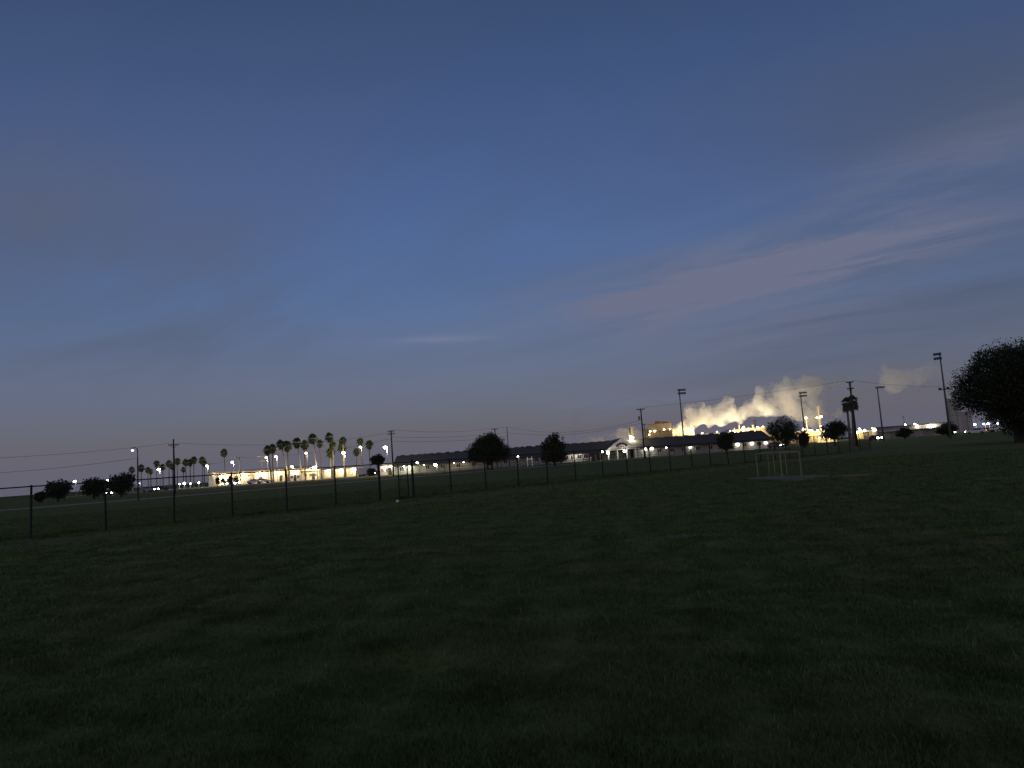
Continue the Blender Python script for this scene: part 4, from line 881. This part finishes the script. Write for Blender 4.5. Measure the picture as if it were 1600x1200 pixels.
# low white trailer under the big tree
a = at(1545, 240); b = at(1572, 240); L, rz = frame_xy(a, b); tr = thing('flat_trailer', 'long low white trailer parked under the huge right tree', 'trailer', a, rz)
MB().box((L / 2, 1.1, .98), (L, 2.2, .55)).build('bed', 'white', tr)
for x in (.12, .22, .78, .88): MB().tube([(L * x, .1, .36), (L * x, .4, .36)], .36, 12).build('wheel', 'rubber', tr)
for x in (.03, .5, .97): MB().box((L * x, .05, 1.45), (.08, .08, .5)).build('stake', 'white', tr)
light(tr, (L * .3, -2.5, 3.0), 90, WHITE)

# ------------------------------------------------------------------ cars
def car(label, u, v, D, paint, yaw, lit=True, lights=1.0, tail=False):
    b = at(u, D); t = thing('parked_car', label, 'car', b, yaw, 'cars in the distance')
    P_ = [(-2.15, .35), (2.1, .35), (2.2, .62), (2.05, .85), (1.1, .98), (-1.75, 1.0), (-2.2, .88)]
    MB().prism(P_, -.86, .86).build('body', paint, t)
    cb = MB().prism([(-1.75, .99), (1.05, .97), (.35, 1.45), (-1.15, 1.47)], -.74, .74).build('cabin', paint, t)
    for s_ in (-1, 1): MB().prism([(-1.45, 1.04), (.75, 1.03), (.28, 1.38), (-1.1, 1.40)], s_ * .745 - .01, s_ * .745 + .01).build('side_window', 'glass', cb)
    MB().quad((1.02, -.66, 1.02), (1.02, .66, 1.02), (.42, .62, 1.41), (.42, -.62, 1.41)).build('windscreen', 'glass', cb)
    for x in (-1.35, 1.35):
        for y in (-.80, .80):
            w = MB().tube([(x, y - .11, .33), (x, y + .11, .33)], .33, 14).build('wheel', 'rubber', t); MB().tube([(x, y - .125, .33), (x, y + .125, .33)], .18, 10).build('rim', 'steel', w)
    for y in (-.62, .62):
        MB().ball((2.16, y, .70), (.10, .2 * lights, .13 * lights), 8, 5).build('headlight', 'lamp' if lit else 'lensoff', t); MB().box((-2.19, y, .82), (.06, .36, .16)).build('tail_light', 'tail' if tail else 'dark', t)
    return t
def facing(u, D): p = at(u, D); return math.atan2(-p.y, -p.x)
car('silver car with bright headlights at far left beneath the palms', 235, 766, 215, 'carsilver', facing(235, 215) + .7, True, 1.1)
car('dark car right of the bright headlights beneath the left palms', 251, 766, 222, 'cardark', facing(251, 222) + 1.5, False, .9)
car('dark car with headlights among the trunks of the left skyline trees', 163, 771, 190, 'cardark', facing(163, 190) + .4, True, 1.1)
car('car with bright headlights facing the field before the warehouse gable', 351, 758, 236, 'carwhite', facing(351, 236), True, 1.4)
car('car with brightest headlights in front of the carport', 369, 757, 232, 'carsilver', facing(369, 232) + .1, True, 1.7)
car('white car parked beside the carport in yellow light', 398, 756, 236, 'carwhite', facing(398, 236) + 1.3, False)
car('second white car in yellow light, next to the palm row pole', 411, 755, 240, 'carwhite', facing(411, 240) + 1.4, False)
car('car with glowing headlights left of the grey warehouse', 1368, 683, 230, 'cardark', facing(1368, 230) + .5, True, 1.8)
car('dark car with one bright headlight at the rightmost mast', 1481, 676, 260, 'cardark', facing(1481, 260) + .6, True, 1.5)
car('white car with a red tail light under the huge tree', 1524, 677, 215, 'carwhite', facing(1524, 215) + 1.45 + math.pi, True, 1.4, True)
car('dark car with twin headlights at the right end of the lamp lit wing', 1212, 693, 196, 'cardark', facing(1212, 196) + .75, True, 1.1)
# box truck by the gate
b = at(572, 222); tk = thing('box_truck', 'small white box truck left of the round tree at the gate', 'truck', b, facing(572, 222) + .9)
MB().box((-.8, 0, 1.55), (3.6, 2.0, 2.0)).build('cargo_box', 'white', tk); MB().prism([(1.05, .5), (2.6, .5), (2.6, 1.25), (2.1, 1.95), (1.05, 1.95)], -.9, .9).build('cab', 'white', tk)
MB().quad((2.62, -.7, 1.27), (2.62, .7, 1.27), (2.16, .7, 1.88), (2.16, -.7, 1.88)).build('windscreen', 'glass', tk); MB().box((.1, 0, .48), (4.8, .8, .14)).build('chassis', 'dark', tk)
for x in (-1.7, 1.8):
    for y in (-.85, .85): MB().tube([(x, y - .13, .4), (x, y + .13, .4)], .4, 14).build('wheel', 'rubber', tk)
for y in (-.65, .65): MB().ball((2.62, y, .8), (.08, .18, .14), 8, 5).build('headlight', 'lamp', tk)

# ------------------------------------------------------------------ steam
def steam(name, label, blobs, D, spread, voxel, dens, nscale, lo, hi, seed, color=(.95, .95, .95)):
    g = random.Random(seed); bm = bmesh.new(); k_ = D / FPX; c0_ = pos(blobs[0][0], blobs[0][1], D)
    for (u, v, r) in blobs:
        p = pos(u, v, D + g.uniform(-spread, spread)) - c0_
        bmesh.ops.create_icosphere(bm, subdivisions=3, radius=r * k_ * 1.16, matrix=Matrix.Translation(p) @ Matrix.Scale(g.uniform(.9, 1.2), 4, (0, 1, 0)))
    me = bpy.data.meshes.new(name); bm.to_mesh(me); bm.free(); tmp = bpy.data.objects.new('tmp', me); COL.objects.link(tmp)
    md = tmp.modifiers.new('r', 'REMESH'); md.mode = 'VOXEL'; md.voxel_size = voxel
    dg = bpy.context.evaluated_depsgraph_get(); out = bpy.data.meshes.new_from_object(tmp.evaluated_get(dg)); bpy.data.objects.remove(tmp)
    for v_ in out.vertices:
        q = v_.co * (.11 * .5 / k_)
        f = mnoise.fractal(q, .6, 2.0, 5) * 4.2 + abs(mnoise.noise(q * 2.2)) * 3.0 - .6
        v_.co += v_.normal * f * k_ * 2.0
    tmp = bpy.data.objects.new('tmp', out); COL.objects.link(tmp); md = tmp.modifiers.new('r', 'REMESH'); md.mode = 'VOXEL'; md.voxel_size = voxel * .8
    dg = bpy.context.evaluated_depsgraph_get(); out = bpy.data.meshes.new_from_object(tmp.evaluated_get(dg)); bpy.data.objects.remove(tmp)
    m = bpy.data.materials.new(name + '_vapour'); m.use_nodes = True; t = m.node_tree; n_, l_ = t.nodes, t.links
    n_.remove(n_['Principled BSDF']); pv = n_.new('ShaderNodeVolumePrincipled'); l_.new(pv.outputs[0], n_['Material Output'].inputs['Volume'])
    pv.inputs['Color'].default_value = (*color, 1); pv.inputs['Anisotropy'].default_value = .2
    co = n_.new('ShaderNodeTexCoord'); no = n_.new('ShaderNodeTexNoise'); no.inputs['Scale'].default_value = nscale; no.inputs['Detail'].default_value = 7; no.inputs['Roughness'].default_value = .66; no.inputs['Distortion'].default_value = .5
    l_.new(co.outputs['Object'], no.inputs['Vector']); mr = n_.new('ShaderNodeMapRange'); l_.new(no.outputs['Fac'], mr.inputs[0])
    mr.inputs[1].default_value = lo; mr.inputs[2].default_value = hi; mr.inputs[4].default_value = dens; l_.new(mr.outputs[0], pv.inputs['Density'])
    out.materials.clear(); out.materials.append(m); o = link(name, out, None, c0_); tag(o, label, 'steam cloud'); return o
steam('steam_plume', 'billowing yellow lit steam plume drifting right from the plant', [(1060, 672, 8), (1070, 668, 10), (1080, 660, 12), (1086, 650, 13), (1080, 644, 9), (1094, 644, 12), (1104, 650, 11), (1120, 648, 11), (1132, 640, 12), (1137, 629, 8), (1128, 655, 8), (1146, 648, 11),
      (1160, 643, 11), (1158, 653, 7), (1112, 660, 6), (1176, 638, 11), (1190, 630, 12), (1206, 621, 16), (1222, 617, 17), (1238, 611, 16), (1240, 630, 16), (1222, 636, 13), (1200, 638, 12), (1256, 606, 15), (1272, 600, 12), (1286, 595, 9), (1262, 624, 15), (1274, 638, 13), (1264, 652, 11), (1284, 612, 10), (1295, 650, 8), (1278, 660, 9), (1206, 605, 8), (1190, 612, 6), (1310, 642, 6), (1250, 645, 12), (1296, 604, 6), (1310, 598, 7), (1322, 594, 5), (1228, 600, 8), (1262, 594, 8)],
      575, 7, 1.6, .19, .085, .415, .66, 5)
steam('steam_drift', 'thin grey drifting steam patch between the two right masts', [(1386, 582, 11), (1392, 594, 13), (1408, 594, 12), (1424, 592, 12), (1438, 585, 13), (1452, 580, 11), (1400, 603, 9), (1464, 578, 8)], 430, 5, 1.7, .075, .06, .40, .62, 9)
steam('steam_wisp', 'faint upright steam wisp above the roof left of the white gable', [(898, 650, 5), (901, 644, 5), (897, 660, 5), (898, 670, 5), (898, 680, 5), (897, 690, 5)], 650, 3, 1.6, .014, .06, .36, .62, 13)
steam('steam_mist', 'thin bright mist low over the roof behind the white gable', [(930, 688, 9), (950, 684, 10), (970, 680, 11), (988, 678, 11), (1002, 680, 9), (912, 692, 7)], 575, 6, 1.8, .045, .05, .36, .70, 21)
